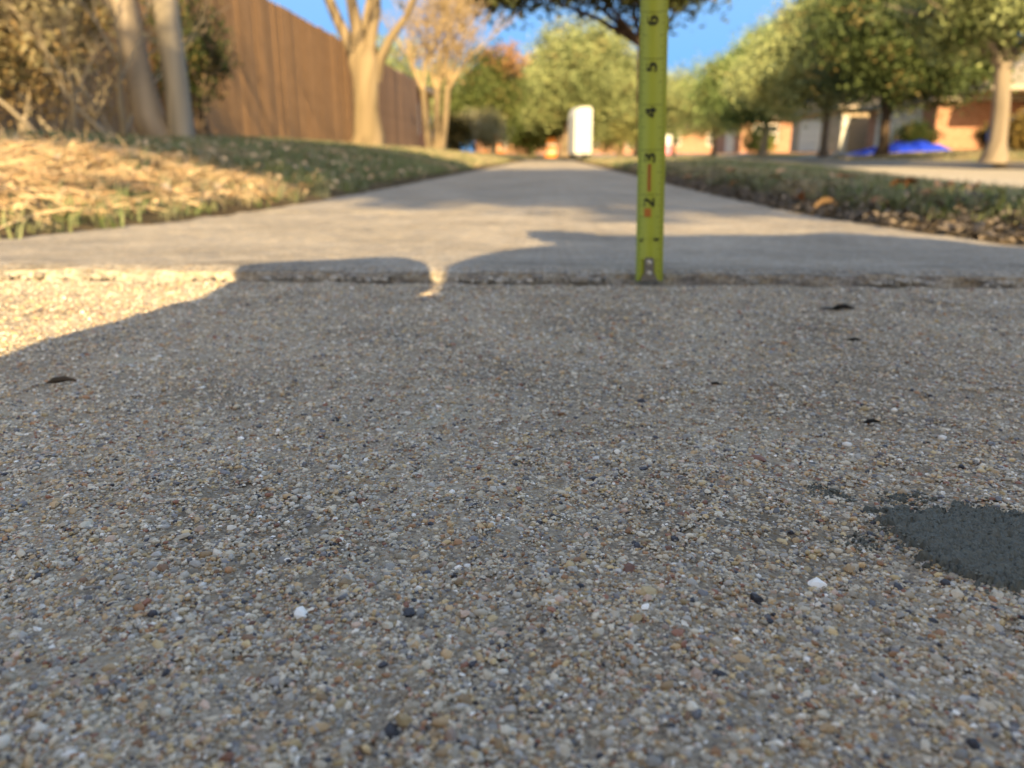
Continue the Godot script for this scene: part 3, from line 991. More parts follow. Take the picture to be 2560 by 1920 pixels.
# ------------------------------------------------------------------ trees and shrubs
func trees() -> void:
	rng.seed = 504
	var oak := leaf_clump(26, 0.42, 0.13, 0.07)
	var smaller := leaf_clump(22, 0.26, 0.085, 0.05)
	var olive_d := Color(0.15, 0.19, 0.08)
	var olive_l := Color(0.40, 0.45, 0.2)
	var green_d := Color(0.04, 0.065, 0.018)
	var green_l := Color(0.2, 0.3, 0.1)
	var grey := Color(0.2, 0.155, 0.11)
	# --- dry shrub at the left
	var s := thing("shrub", "large dry shrub of pale twigs and curled olive leaves at the left", "shrub", Vector3(-3.0, land(-3.0, -5.0), -5.0))
	for k in 16:
		var b := MB.new()
		var a := rng.randf() * TAU
		bare_stems(b, Vector3(jit(0.5), -0.03, jit(0.25)), Vector3(cos(a) * 0.7, 0.9, sin(a) * 0.5), rng.randf_range(0.35, 0.55), rng.randf_range(0.011, 0.022), 3, Color(0.42, 0.36, 0.27), 0.65)
		obj("branch", b.mesh(), M.bark, s)
	var pl := []
	var cs := []
	blob_places(Vector3(-0.45, 1.05, 0.05), Vector3(1.0, 0.75, 0.6), 340, 8, 0.09, Color(0.15, 0.14, 0.065), Color(0.46, 0.41, 0.26), pl, cs, 0.8)
	blob_places(Vector3(-0.05, 0.45, 0.1), Vector3(0.7, 0.35, 0.4), 34, 4, 0.06, Color(0.2, 0.14, 0.06), Color(0.5, 0.36, 0.18), pl, cs, 0.6)
	scatter("foliage", leaf_clump(9, 0.13, 0.055, 0.036), M.leaf, pl, cs, s)
	# --- dark evergreen shrub behind the twin stems
	s = thing("shrub", "dark green evergreen shrub against the fence behind the twin stems", "shrub", Vector3(-3.3, land(-3.3, -7.5), -7.5))
	var sb := MB.new()
	for k in 4: bare_stems(sb, Vector3(jit(0.1), -0.03, jit(0.1)), Vector3(jit(0.3), 1, jit(0.3)), 0.5, 0.02, 2, grey, 0.4)
	obj("branches", sb.mesh(), M.bark, s)
	pl = []
	cs = []
	blob_places(Vector3(-0.05, 0.72, 0), Vector3(0.34, 0.5, 0.34), 70, 8, 0.07, Color(0.02, 0.035, 0.012), Color(0.07, 0.09, 0.03), pl, cs, 0.7)
	scatter("foliage", leaf_clump(12, 0.12, 0.05, 0.03), M.leaf, pl, cs, s)
	# --- oak on the verge right behind the tape; its crown hangs over the top of the view
	tree("dark oak on the verge behind the tape, its crown overhanging the path", Vector3(1.8, land(1.8, -16), -16), 2.2, 0.1, Vector3(-0.12, 0, 0), [[Vector3(-1.5, 4.15, 0.2), Vector3(2.6, 0.95, 2.4), 190, 0.26], [Vector3(0.4, 4.3, 0), Vector3(1.5, 1.2, 2.0), 80, 0.26], [Vector3(-3.0, 3.6, 0.4), Vector3(1.4, 0.7, 1.2), 80, 0.22], [Vector3(-0.5, 3.3, 0.6), Vector3(1.6, 0.35, 1.2), 34, 0.2]], Color(0.02, 0.032, 0.01), Color(0.075, 0.085, 0.03), Color(0.07, 0.05, 0.04), oak, "", 8)  # shade is put into the dark leaf greens
	# --- middle distance, over the path's end
	tree("green tree with rusty orange leaves beyond the fence's end", Vector3(-2.2, 0.15, -30), 1.2, 0.1, Vector3(0, 0, 0), [[Vector3(-0.1, 2.1, 0), Vector3(1.2, 1.5, 1.1), 110, 0.22], [Vector3(-0.9, 1.3, 0.3), Vector3(0.8, 0.8, 0.7), 40, 0.2]], Color(0.06, 0.09, 0.025), Color(0.17, 0.2, 0.06), grey, smaller, "", 5)
	var rusty := []
	var rc := []
	var last: Node3D = get_child(get_child_count() - 1)
	blob_places(Vector3(0.4, 3.0, 0.4), Vector3(0.8, 0.7, 0.6), 10, 6, 0.14, Color(0.26, 0.14, 0.06), Color(0.4, 0.23, 0.1), rusty, rc)
	scatter("orange_foliage", smaller, M.leaf, rusty, rc, last)
	tree("broad pale olive live oak over the end of the path", Vector3(0.55, 0.12, -39), 1.5, 0.2, Vector3(0.2, 0, 0), [[Vector3(0.6, 3.5, 0), Vector3(2.7, 2.2, 2.4), 240, 0.34], [Vector3(2.0, 2.9, 0.3), Vector3(1.3, 1.3, 1.4), 70, 0.3], [Vector3(-1.0, 2.6, 0.4), Vector3(1.4, 1.1, 1.2), 60, 0.3]], olive_d, olive_l, grey, oak, "", 7)
	tree("low bushy green tree left of the white cabinet", Vector3(-1.2, 0.12, -41), 0.6, 0.1, Vector3(0, 0, 0), [[Vector3(0.2, 1.4, 0), Vector3(1.7, 1.1, 1.2), 90, 0.24]], Color(0.06, 0.09, 0.025), Color(0.2, 0.24, 0.06), grey, oak, "", 4)
	tree("rounded pale green tree right behind the white cabinet", Vector3(4.2, 0.12, -50), 0.9, 0.15, Vector3(0, 0, 0), [[Vector3(-0.4, 2.2, 0), Vector3(2.6, 1.7, 2.0), 150, 0.34]], olive_d, Color(0.26, 0.25, 0.08), grey, oak, "", 5)
	for s2 in [[-9.5, -44.0, 2.8, "leftmost of the hazy olive trees farthest back, above the fence's end"], [-6.4, -52.0, 2.6, "second from the left of the hazy olive trees farthest back"], [-1.5, -64.0, 3.0, "middle one of the hazy olive trees farthest back, left of the white cabinet"], [3.5, -75.0, 3.4, "hazy olive tree farthest back just left of the tape"], [9.0, -88.0, 3.6, "rightmost of the hazy olive trees farthest back, right of the tape"]]:
		tree(s2[3], Vector3(s2[0], 0.15, s2[1]), 1.6, 0.18, Vector3(0, 0, 0), [[Vector3(0, s2[2] + 0.6, 0), Vector3(s2[2] * 1.15, s2[2] * 0.9, s2[2]), 170, 0.42]], olive_d, olive_l, grey, oak, "far background trees", 5)
	# --- pale thicket beside the path's far left
	s = thing("shrub", "thin pale leafed shrub beside the far end of the path", "shrub", Vector3(-2.6, 0.13, -24.5))
	sb = MB.new()
	for k in 9: bare_stems(sb, Vector3(jit(0.35), -0.03, jit(0.3)), Vector3(jit(0.3), 1, jit(0.3)), 0.55, 0.02, 2, Color(0.42, 0.38, 0.3), 0.35)
	obj("branches", sb.mesh(), M.bark, s)
	pl = []
	cs = []
	blob_places(Vector3(0.5, 0.7, 0), Vector3(0.9, 0.6, 0.5), 60, 6, 0.12, Color(0.16, 0.16, 0.08), Color(0.36, 0.34, 0.2), pl, cs, 0.7)
	scatter("foliage", smaller, M.leaf, pl, cs, s)
	s = thing("shrub", "low dark shrub at the foot of the slender bare tree", "shrub", Vector3(-3.0, 0.15, -23.3))
	pl = []
	cs = []
	sb = MB.new()
	for k in 4: bare_stems(sb, Vector3(jit(0.15), -0.03, jit(0.1)), Vector3(jit(0.4), 1, jit(0.4)), 0.35, 0.02, 2, grey, 0.5)
	obj("branches", sb.mesh(), M.bark, s)
	blob_places(Vector3(0.1, 0.5, 0), Vector3(0.5, 0.45, 0.4), 40, 6, 0.1, Color(0.03, 0.035, 0.012), Color(0.16, 0.13, 0.04), pl, cs, 0.8)
	scatter("foliage", smaller, M.leaf, pl, cs, s)
	# --- street trees across the road, nearest first
	var row := "street trees along the far side of the road"
	tree("rightmost street tree, thin crowned, with a pale leaning trunk", Vector3(9.62, land(9.99, -18) + 0.1, -18), 1.9, 0.17, Vector3(-0.15, 0, 0), [[Vector3(-0.6, 3.2, 0.2), Vector3(1.9, 0.9, 1.5), 70, 0.24], [Vector3(0.9, 3.6, 0), Vector3(1.8, 1.3, 1.6), 60, 0.25], [Vector3(-0.9, 2.6, -0.3), Vector3(1.0, 0.5, 0.8), 16, 0.2]], green_d, olive_l, Color(0.24, 0.2, 0.155), smaller, row, 9, 1.7)
	tree("dark crowned street tree standing before the blue tarpaulin", Vector3(10.6, 0.13, -26.5), 1.5, 0.15, Vector3(0, 0, 0), [[Vector3(0.5, 2.9, 0), Vector3(2.5, 1.15, 2.2), 230, 0.3], [Vector3(-0.8, 3.6, 1.0), Vector3(2.2, 1.3, 1.6), 120, 0.3]], Color(0.035, 0.055, 0.02), Color(0.12, 0.16, 0.055), Color(0.075, 0.055, 0.04), oak, row, 6)
	tree("sunlit olive street tree left of the dark crowned one", Vector3(10.4, 0.13, -31.5), 1.6, 0.13, Vector3(0, 0, 0), [[Vector3(-0.5, 3.5, 0.6), Vector3(2.3, 1.9, 2.2), 240, 0.32], [Vector3(1.6, 4.9, 0), Vector3(2.6, 1.8, 2.0), 150, 0.34], [Vector3(-2.4, 2.7, 0.8), Vector3(1.5, 0.8, 1.3), 50, 0.28]], olive_d, olive_l, grey, oak, row, 7)
	tree("green street tree with a pale trunk, left of the sunlit olive one", Vector3(10.2, 0.15, -39.5), 1.4, 0.14, Vector3(0, 0, 0), [[Vector3(-0.9, 2.9, 0.3), Vector3(2.4, 1.6, 1.9), 190, 0.34], [Vector3(0.5, 4.4, 0), Vector3(2.2, 1.4, 1.8), 90, 0.34]], Color(0.08, 0.13, 0.04), Color(0.27, 0.36, 0.13), Color(0.34, 0.28, 0.21), oak, row, 6)
	tree("small dark trunked street tree before the pink brick houses", Vector3(9.9, 0.15, -50), 1.3, 0.13, Vector3(0, 0, 0), [[Vector3(-0.6, 3.1, 0), Vector3(2.6, 1.9, 2.0), 170, 0.36]], olive_d, olive_l, grey, oak, row, 5)
	tree("pale olive street tree farthest along the road, beside the tape", Vector3(8.9, 0.15, -60), 1.5, 0.15, Vector3(0, 0, 0), [[Vector3(-1.2, 3.3, 0), Vector3(3.1, 2.1, 2.2), 190, 0.4]], olive_d, olive_l, grey, oak, row, 5)
	# --- garden shrubs before the brick house
	for q in [[Vector3(14.2, 0.2, -32.4), 0.75, Color(0.015, 0.03, 0.01), Color(0.05, 0.075, 0.02), "round dark green bush in front of the garage door"], [Vector3(14.6, 0.2, -27.0), 0.6, Color(0.04, 0.04, 0.015), Color(0.3, 0.23, 0.07), "yellowish clipped bush below the dark porch"], [Vector3(12.4, 0.15, -21.4), 0.7, Color(0.14, 0.11, 0.03), Color(0.4, 0.26, 0.07), "golden ornamental grass clump right of the pale trunk"], [Vector3(12.1, 0.15, -48.0), 0.9, Color(0.1, 0.13, 0.03), Color(0.24, 0.28, 0.07), "bright green bush by the tan house's corner"]]:
		s = thing("shrub", q[4], "shrub", q[0])
		sb = MB.new()
		for k in 4: bare_stems(sb, Vector3(jit(0.15), -0.03, jit(0.1)), Vector3(jit(0.4), 1, jit(0.4)), 0.35 * q[1], 0.02, 2, grey, 0.5)
		obj("branches", sb.mesh(), M.bark, s)
		pl = []
		cs = []
		blob_places(Vector3(0, q[1] * 0.75, 0), Vector3(q[1] * 1.1, q[1] * 0.7, q[1]), 55, 7, 0.12, q[2], q[3], pl, cs, 0.8)
		scatter("foliage", smaller, M.leaf, pl, cs, s)
	# --- oaks behind the view, whose crowns shade the path and the lawn ahead
	tree("oak on the verge behind the view, shading the path ahead", Vector3(2.1, -0.03, 5.6), 2.6, 0.18, Vector3(-0.2, 0, 0), [[Vector3(-0.9, 5.0, 1.15), Vector3(1.2, 0.06, 0.08), 14, 0.06], [Vector3(-1.0, 5.0, 0.3), Vector3(1.25, 0.1, 0.25), 60, 0.08], [Vector3(-1.0, 5.0, -1.3), Vector3(1.3, 0.3, 1.1), 170, 0.15], [Vector3(0.6, 4.9, 0.6), Vector3(1.0, 0.6, 1.6), 130, 0.2]], green_d, green_l, grey, oak, "", 6)
	tree("oak on the lawn behind the view, shading the lawn ahead", Vector3(-2.4, 0.14, 6.4), 2.6, 0.18, Vector3(0.1, 0, 0), [[Vector3(1.8, 4.9, -1.0), Vector3(1.0, 0.5, 1.2), 90, 0.2], [Vector3(0.9, 5.0, -0.7), Vector3(0.5, 0.35, 0.35), 22, 0.16]], green_d, green_l, grey, oak, "", 6)

# ------------------------------------------------------------------ lawn
func tuft(n: int, h: float, spread: float) -> ArrayMesh:
	var b := MB.new()
	for k in n:
		var a := rng.randf() * TAU
		var at := Vector3(jit(spread), 0, jit(spread))
		var lean := Vector3(cos(a), 0, sin(a)) * h * rng.randf_range(0.2, 0.9)
		var hh := h * rng.randf_range(0.5, 1.1)
		var w := Vector3(-sin(a), 0, cos(a)) * 0.0022
		var m := at + lean * 0.35 + Vector3(0, hh * 0.6, 0)
		var g := rng.randf_range(0.7, 1.25)
		var col := Color(g, g, g)
		b.quad(at - w, at + w, m + w * 0.8, m - w * 0.8, col)
		b.tri(m - w * 0.8, m + w * 0.8, at + lean + Vector3(0, hh, 0), col)
	return b.mesh()

func grass() -> void:
	rng.seed = 505
	var tufts := [tuft(12, 0.045, 0.022), tuft(12, 0.06, 0.03)]
	var green := Color(0.13, 0.19, 0.06)
	var dull := Color(0.27, 0.26, 0.16)
	var tan_ := Color(0.42, 0.33, 0.19)
	var bunches := [[], []]
	var cols := [[], []]
	# [x from, x to, z from, z to, count, green share]
	for a in [[-1.0, -0.68, -3.0, -0.55, 420, 0.8], [-1.7, -1.0, -3.0, -0.6, 2400, 0.75], [-4.0, -1.7, -3.2, -0.6, 7000, 0.65], [-3.7, -0.72, -7.0, -2.4, 19000, 0.72], [-3.7, -0.75, -14.0, -7.0, 11000, 0.35], [0.62, 2.12, -3.0, -0.6, 9000, 0.7], [0.62, 2.12, -8.0, -3.0, 11000, 0.6], [0.62, 2.12, -16.0, -8.0, 5000, 0.35], [10.0, 14.5, -30.0, -12.0, 9000, 0.25]]:
		for k in int(a[4]):
			var x := rng.randf_range(a[0], a[1])
			var z := rng.randf_range(a[2], a[3])
			var patch := fine.get_noise_2d(x * 1.1 + 40.0, z * 1.1)
			if x > -1.75 and x < -0.85 and z > -2.6 and patch < 0.25 and rng.randf() < 0.75: continue
			var sc := rng.randf_range(0.6, 1.2) * (1.6 if x > 9.0 else 0.62 if x > 0 and z > -4.0 else 0.7)
			var kk := rng.randi() % 2
			bunches[kk].append(Transform3D(Basis.from_euler(Vector3(jit(0.2), rng.randf() * TAU, jit(0.2))).scaled(Vector3(sc, sc, sc)), Vector3(x, land(x, z) - 0.004, z)))
			var g: float = a[5] + patch * 0.7 + jit(0.2)
			cols[kk].append((dull.lerp(green, rng.randf()) if g > 0.5 else dull.lerp(tan_, rng.randf())) * rng.randf_range(0.8, 1.2))
	for k in 2:
		var o := scatter("grass", tufts[k], M.grass, bunches[k], cols[k], null)
		tag(o, "short patchy winter grass on the lawn and the verge", "grass")
	# dry straw heaped beside the near left edge of the path
	var strand := MB.new()
	strand.tube([Vector3(-0.06, 0, 0), Vector3(-0.025, 0.006, 0.004), Vector3(0.02, 0.007, 0), Vector3(0.06, 0, -0.006)], [0.0012, 0.0022, 0.002, 0.0008], 4)
	var places := []
	var tones := []
	for k in 9000:
		var x := -0.72 - absf(rng.randfn()) * 0.5
		var z := -rng.randf_range(0.62, 2.35)
		var lump := fine.get_noise_2d(x * 3.5 + 11.0, z * 3.5)
		if x < -2.0 or lump < -0.22 + 0.3 * rng.randf() - 0.1: continue
		if x > -0.84 and rng.randf() < 0.6: continue
		var heap := 0.035 * exp(-pow((x + 1.22) / 0.3, 2.0)) * smoothstep(2.5, 1.6, -z) * (0.6 + 0.7 * fine.get_noise_2d(x * 5.0, z * 5.0))
		var sc := rng.randf_range(0.25, 0.85)
		places.append(Transform3D(Basis.from_euler(Vector3(jit(0.25), rng.randf() * TAU, rng.randfn() * 0.3)).scaled(Vector3(sc, sc, sc)), Vector3(x, land(x, z) + rng.randf() * (0.012 + heap), z)))
		tones.append(Color(0.56, 0.37, 0.2).lerp(Color(0.7, 0.55, 0.34), rng.randf()) * rng.randf_range(0.55, 1.15) * (0.85 + 0.5 * lump))
	for k in 46:
		var x := -rng.randf_range(1.0, 1.7)
		var z := -rng.randf_range(1.3, 2.3)
		places.append(Transform3D(Basis.from_euler(Vector3(jit(0.5), rng.randf() * TAU, 0.9 + jit(0.5))).scaled(Vector3(0.6, 0.8, 0.8)), Vector3(x, land(x, z) + 0.03, z)))
		tones.append(Color(0.62, 0.46, 0.26) * rng.randf_range(0.7, 1.1))
	tag(scatter("straw", strand.mesh(), M.straw, places, tones, null), "tan dry straw heaped beside the path's left edge", "straw")
	# small dead leaves and bark along the right edge
	var bit := MB.new()
	bit.quad(Vector3(-0.010, 0, 0), Vector3(0, 0.003, 0.006), Vector3(0.011, 0.001, 0), Vector3(0, 0.004, -0.006))
	places = []
	tones = []
	for k in 5200:
		var x := RIGHT - 0.01 + absf(rng.randfn()) * 0.11
		var z := -rng.randf_range(0.55, 5.0)
		if x > 1.3: continue
		var sc := rng.randf_range(0.3, 0.85)
		var y: float = land(x, z) if x > RIGHT else path_y(-z)
		places.append(Transform3D(Basis.from_euler(Vector3(jit(0.7), rng.randf() * TAU, jit(0.7))).scaled(Vector3(sc, sc, sc)), Vector3(x, y + 0.004 + rng.randf() * 0.022, z)))
		tones.append(Color(0.07, 0.06, 0.05).lerp(Color(0.34, 0.27, 0.2), rng.randf() * rng.randf()) * rng.randf_range(0.6, 1.3))
	tag(scatter("leaf_litter", bit.mesh(), M.straw, places, tones, null), "brown leaf litter and dark dirt along the path's right edge", "leaf litter")
	places = []
	tones = []
	for k in 1100:
		var x := -0.7 - absf(rng.randfn()) * 0.5
		var z := -rng.randf_range(0.6, 4.5)
		if x < -2.2: continue
		var sc := rng.randf_range(0.5, 1.4)
		places.append(Transform3D(Basis.from_euler(Vector3(jit(0.9), rng.randf() * TAU, jit(0.9))).scaled(Vector3(sc, sc, sc)), Vector3(x, land(x, z) + 0.008 + rng.randf() * 0.035, z)))
		tones.append(Color(0.2, 0.13, 0.08).lerp(Color(0.66, 0.5, 0.32), sqrt(rng.randf())) * rng.randf_range(0.7, 1.15))
	tag(scatter("leaf_litter", bit.mesh(), M.straw, places, tones, null), "tan and brown dead leaves mixed into the straw at the path's left", "leaf litter")

# ------------------------------------------------------------------ the tape measure
func tape_measure() -> void:
	rng.seed = 506
	var t := thing("tape_measure", "yellow green steel tape measure standing upright on the pavement joint", "tape measure", Vector3(0.0587, 0.001, -0.4648))
	var back := deg_to_rad(8.0)
	var side := deg_to_rad(-0.5)
	t.basis = Basis.from_euler(Vector3(-back, deg_to_rad(2.0), -side))
	var inch := 0.0254
	var w := 0.0160
	# blade: a shallow trough, hollow side to the camera; lies along y of the thing
	var dish := func(x: float) -> float: return 0.0034 * pow(x / (w * 0.5), 2.0)
	var steps := 14
	var b := MB.new()
	for k in steps:
		var x0 := lerpf(-w * 0.5, w * 0.5, float(k) / steps)
		var x1 := lerpf(-w * 0.5, w * 0.5, float(k + 1) / steps)
		for j in 15:
			var y0 := 0.0006 + j * 0.0145
			var y1 := y0 + 0.0145
			b.quad(Vector3(x0, y0, dish.call(x0)), Vector3(x1, y0, dish.call(x1)), Vector3(x1, y1, dish.call(x1)), Vector3(x0, y1, dish.call(x0)))
			b.quad(Vector3(x1, y0, dish.call(x1) - 0.00025), Vector3(x0, y0, dish.call(x0) - 0.00025), Vector3(x0, y1, dish.call(x0) - 0.00025), Vector3(x1, y1, dish.call(x1) - 0.00025))
	var yellow := mat(Color(0.41, 0.46, 0.035), 0.42, 0.5)
	obj("blade", b.mesh(), yellow, t)
	var ink := mat(Color(0.012, 0.014, 0.012), 0.6)
	var red := mat(Color(0.42, 0.09, 0.025), 0.6)
	# graduations down both edges: sixteenths to inches
	for s in [-1, 1]:
		var g := MB.new()
		for k in range(1, 16 * 12):
			var l := 0.0016
			if k % 2 == 0: l = 0.0022
			if k % 4 == 0: l = 0.0030
			if k % 8 == 0: l = 0.0040
			if k % 16 == 0: l = 0.0056
			var y := k * inch / 16.0
			if y > 0.21: continue
			var th := 0.00013
			for q in 3:
				var xa: float = s * (w * 0.5 - 0.0002 - l * q / 3.0)
				var xb: float = s * (w * 0.5 - 0.0002 - l * (q + 1) / 3.0)
				var lo := minf(xa, xb)
				var hi := maxf(xa, xb)
				g.quad(Vector3(lo, y - th, dish.call(lo) + 0.0001), Vector3(hi, y - th, dish.call(hi) + 0.0001), Vector3(hi, y + th, dish.call(hi) + 0.0001), Vector3(lo, y + th, dish.call(lo) + 0.0001))
		obj("graduations", g.mesh(), ink, t)
	for k in range(2, 9):
		var ln := MB.new()
		ln.quad(Vector3(-0.0035, k * inch - 0.00014, 0.0005), Vector3(0.0035, k * inch - 0.00014, 0.0005), Vector3(0.0035, k * inch + 0.00014, 0.0005), Vector3(-0.0035, k * inch + 0.00014, 0.0005))
		obj("inch_line", ln.mesh(), ink, t)
	var font := SystemFont.new()
	font.font_names = PackedStringArray(["Droid Sans"])
	font.font_weight = 700
	for k in range(2, 9):
		var tm := TextMesh.new()
		tm.text = str(k)
		tm.font = font
		tm.font_size = 32
		tm.pixel_size = 0.0094 / 32.0
		tm.depth = 0.00008
		var o := obj("numeral", tm, ink, t)
		# numerals read along the blade, so upright they lie on their side
		o.rotation = Vector3(0, 0, PI / 2)
		o.scale = Vector3(1.2, 1.0, 1.0)
		o.position = Vector3(-0.0006, k * inch - 0.0042, 0.0006)
	for q in [[-0.0049, 0.0020, 0.0011, 0.955], [0.0040, 0.0029, 0.0015, 0.975]]:
		var im := MB.new()
		var y: float = q[3] * inch
		var zz: float = dish.call(absf(q[0]) + q[1] * 0.5) + 0.0002
		im.quad(Vector3(q[0] - q[1] * 0.5, y - q[2] * 0.5, zz), Vector3(q[0] + q[1] * 0.5, y - q[2] * 0.5, zz), Vector3(q[0] + q[1] * 0.5, y + q[2] * 0.5, zz), Vector3(q[0] - q[1] * 0.5, y + q[2] * 0.5, zz))
		obj("inch_mark", im.mesh(), ink, t)
	# red print: a box at the one-and-a-half and a line of small capitals above the two
	var rb := MB.new()
	rb.quad(Vector3(-0.0036, 1.50 * inch, 0.0006), Vector3(0.0008, 1.50 * inch, 0.0003), Vector3(0.0008, 1.69 * inch, 0.0003), Vector3(-0.0036, 1.69 * inch, 0.0006))
	obj("red_mark", rb.mesh(), mat(Color(0.5, 0.17, 0.03), 0.6), t)
	for k in 7:
		var q := MB.new()
		var y := (2.08 + k * 0.088) * inch
		q.quad(Vector3(-0.0016, y, 0.0003), Vector3(0.0003, y, 0.0003), Vector3(0.0003, y + 0.0019, 0.0003), Vector3(-0.0016, y + 0.0019, 0.0003))
		obj("red_letter", q.mesh(), red, t)
	# hook plate, flared at the foot, with two rivets
	var h := MB.new()
	var z := 0.0022
	var outline := [Vector2(-0.0052, 0.0008), Vector2(0.0052, 0.0008), Vector2(0.0036, 0.0042), Vector2(0.0028, 0.0055), Vector2(0.0028, 0.0132), Vector2(0.0021, 0.0142), Vector2(-0.0021, 0.0142), Vector2(-0.0028, 0.0132), Vector2(-0.0028, 0.0055), Vector2(-0.0036, 0.0042)]
	var tri := Geometry2D.triangulate_polygon(PackedVector2Array(outline))
	for k in range(0, tri.size(), 3):
		var p: Vector2 = outline[tri[k]]
		var q: Vector2 = outline[tri[k + 1]]
		var r: Vector2 = outline[tri[k + 2]]
		if (q - p).cross(r - p) < 0:
			var sw := q
			q = r
			r = sw
		h.tri(Vector3(p.x, p.y, z), Vector3(q.x, q.y, z), Vector3(r.x, r.y, z))
		h.tri(Vector3(p.x, p.y, z - 0.0007), Vector3(r.x, r.y, z - 0.0007), Vector3(q.x, q.y, z - 0.0007))
	for k in outline.size():
		var p: Vector2 = outline[k]
		var q: Vector2 = outline[(k + 1) % outline.size()]
		h.quad(Vector3(p.x, p.y, z - 0.0007), Vector3(q.x, q.y, z - 0.0007), Vector3(q.x, q.y, z), Vector3(p.x, p.y, z))
	h.box(Vector3(0, 0.0005, z + 0.0010), Vector3(0.0108, 0.0009, 0.0034), Basis(), Color.WHITE, 0.0002)
	var plate := mat(Color(0.2, 0.19, 0.17), 0.45)
	plate.metallic = 0.7
	var hook := obj("hook", h.mesh(), plate, t)
	for y in [0.0049, 0.0112]:
		var rv := MB.new()
		var pts := [Vector2(0.0016, 0.0), Vector2(0.0015, 0.0003), Vector2(0.0011, 0.0006), Vector2(0.0005, 0.00075), Vector2(0.00001, 0.0008)]
		rv.lathe(Vector3.ZERO, pts, 14)
		var o := obj("rivet", rv.mesh(), M.steel, hook)
		o.rotation.x = PI / 2
		o.position = Vector3(0, y, z)
	# the case the blade comes from, above the picture
	var c := MB.new()
	c.box(Vector3(0, 0.245, 0.024), Vector3(0.034, 0.066, 0.066), Basis(), Color.WHITE, 0.009)
	obj("case", c.mesh(), mat(Color(0.55, 0.5, 0.04), 0.4), t)

# ------------------------------------------------------------------ small things lying on the near slab
func inside(p: Vector2, poly: PackedVector2Array) -> float:
	# signed distance, positive inside
	var d := 1e9
	for k in poly.size():
		d = minf(d, p.distance_to(Geometry2D.get_closest_point_to_segment(p, poly[k], poly[(k + 1) % poly.size()])))
	return d if Geometry2D.is_point_in_polygon(p, poly) else -d

func mortar(called: String, poly: PackedVector2Array, thick: float, label: String, step: float) -> void:
	var lo := poly[0]
	var hi := poly[0]
	for p in poly:
		lo = lo.min(p)
		hi = hi.max(p)
	lo -= Vector2(0.003, 0.003)
	hi += Vector2(0.003, 0.003)
	var b := MB.new()
	var hf := func(x: float, z: float) -> float:
		var ragged := 0.0034 * fine.get_noise_2d(x * 170.0, z * 230.0) + 0.0016 * fine.get_noise_2d(x * 800.0, z * 800.0)
		var s := inside(Vector2(x, z), poly) + ragged
		var rough := 0.0004 * fine.get_noise_2d(x * 200.0 + 7.0, z * 420.0) + 0.0007 * fine.get_noise_2d(x * 1300.0, z * 1500.0)
		var pit := clampf(fine.get_noise_2d(x * 520.0 + 70.0, z * 520.0) * 2.4 - 0.55 - 0.5 * smoothstep(0.0, 0.006, s), 0, 1) * 0.0022
		return near_height(x, z) - 0.0012 + (thick + 0.0012) * smoothstep(-0.0005, 0.0026, s) + (rough - pit) * smoothstep(0.0, 0.001, s)
	b.sheet(span(lo.x, hi.x, int((hi.x - lo.x) / step)), span(lo.y, hi.y, int((hi.y - lo.y) / step)), hf, func(x, z):
		var g: float = 1.0 + 0.25 * fine.get_noise_2d(x * 200.0, z * 200.0)
		return Color(g, g, g))
	# true normals at this scale
	for k in b.v.size():
		var p := b.v[k]
		var e := 0.0002
		b.n[k] = Vector3(hf.call(p.x - e, p.z) - hf.call(p.x + e, p.z), 2.0 * e, hf.call(p.x, p.z - e) - hf.call(p.x, p.z + e)).normalized()
	var m := mat(Color(0.168, 0.178, 0.155), 0.8, 0.3, true)
	var o := obj(called, b.mesh(), m)
	tag(o, label, "mortar patch")
	# crumbs of the same mortar shed round the edge
	var crumb := pebble_mesh(2)
	var cp := []
	var cc := []
	for k in int(9000.0 * (hi.x - lo.x)):
		var e := rng.randi() % poly.size()
		var p: Vector2 = poly[e].lerp(poly[(e + 1) % poly.size()], rng.randf()) + Vector2(rng.randfn(), rng.randfn()) * 0.0017
		var r := 0.00017 * exp(rng.randfn() * 0.4)
		cp.append(Transform3D(any_turn().scaled(Vector3(r * 1.4, r, r)), Vector3(p.x, near_height(p.x, p.y) + r * 0.7 + (thick if inside(p, poly) > 0.0012 else 0.0002), p.y)))
		cc.append(Color.WHITE * rng.randf_range(0.6, 1.25))
	scatter("crumbs", crumb, m, cp, cc, o)

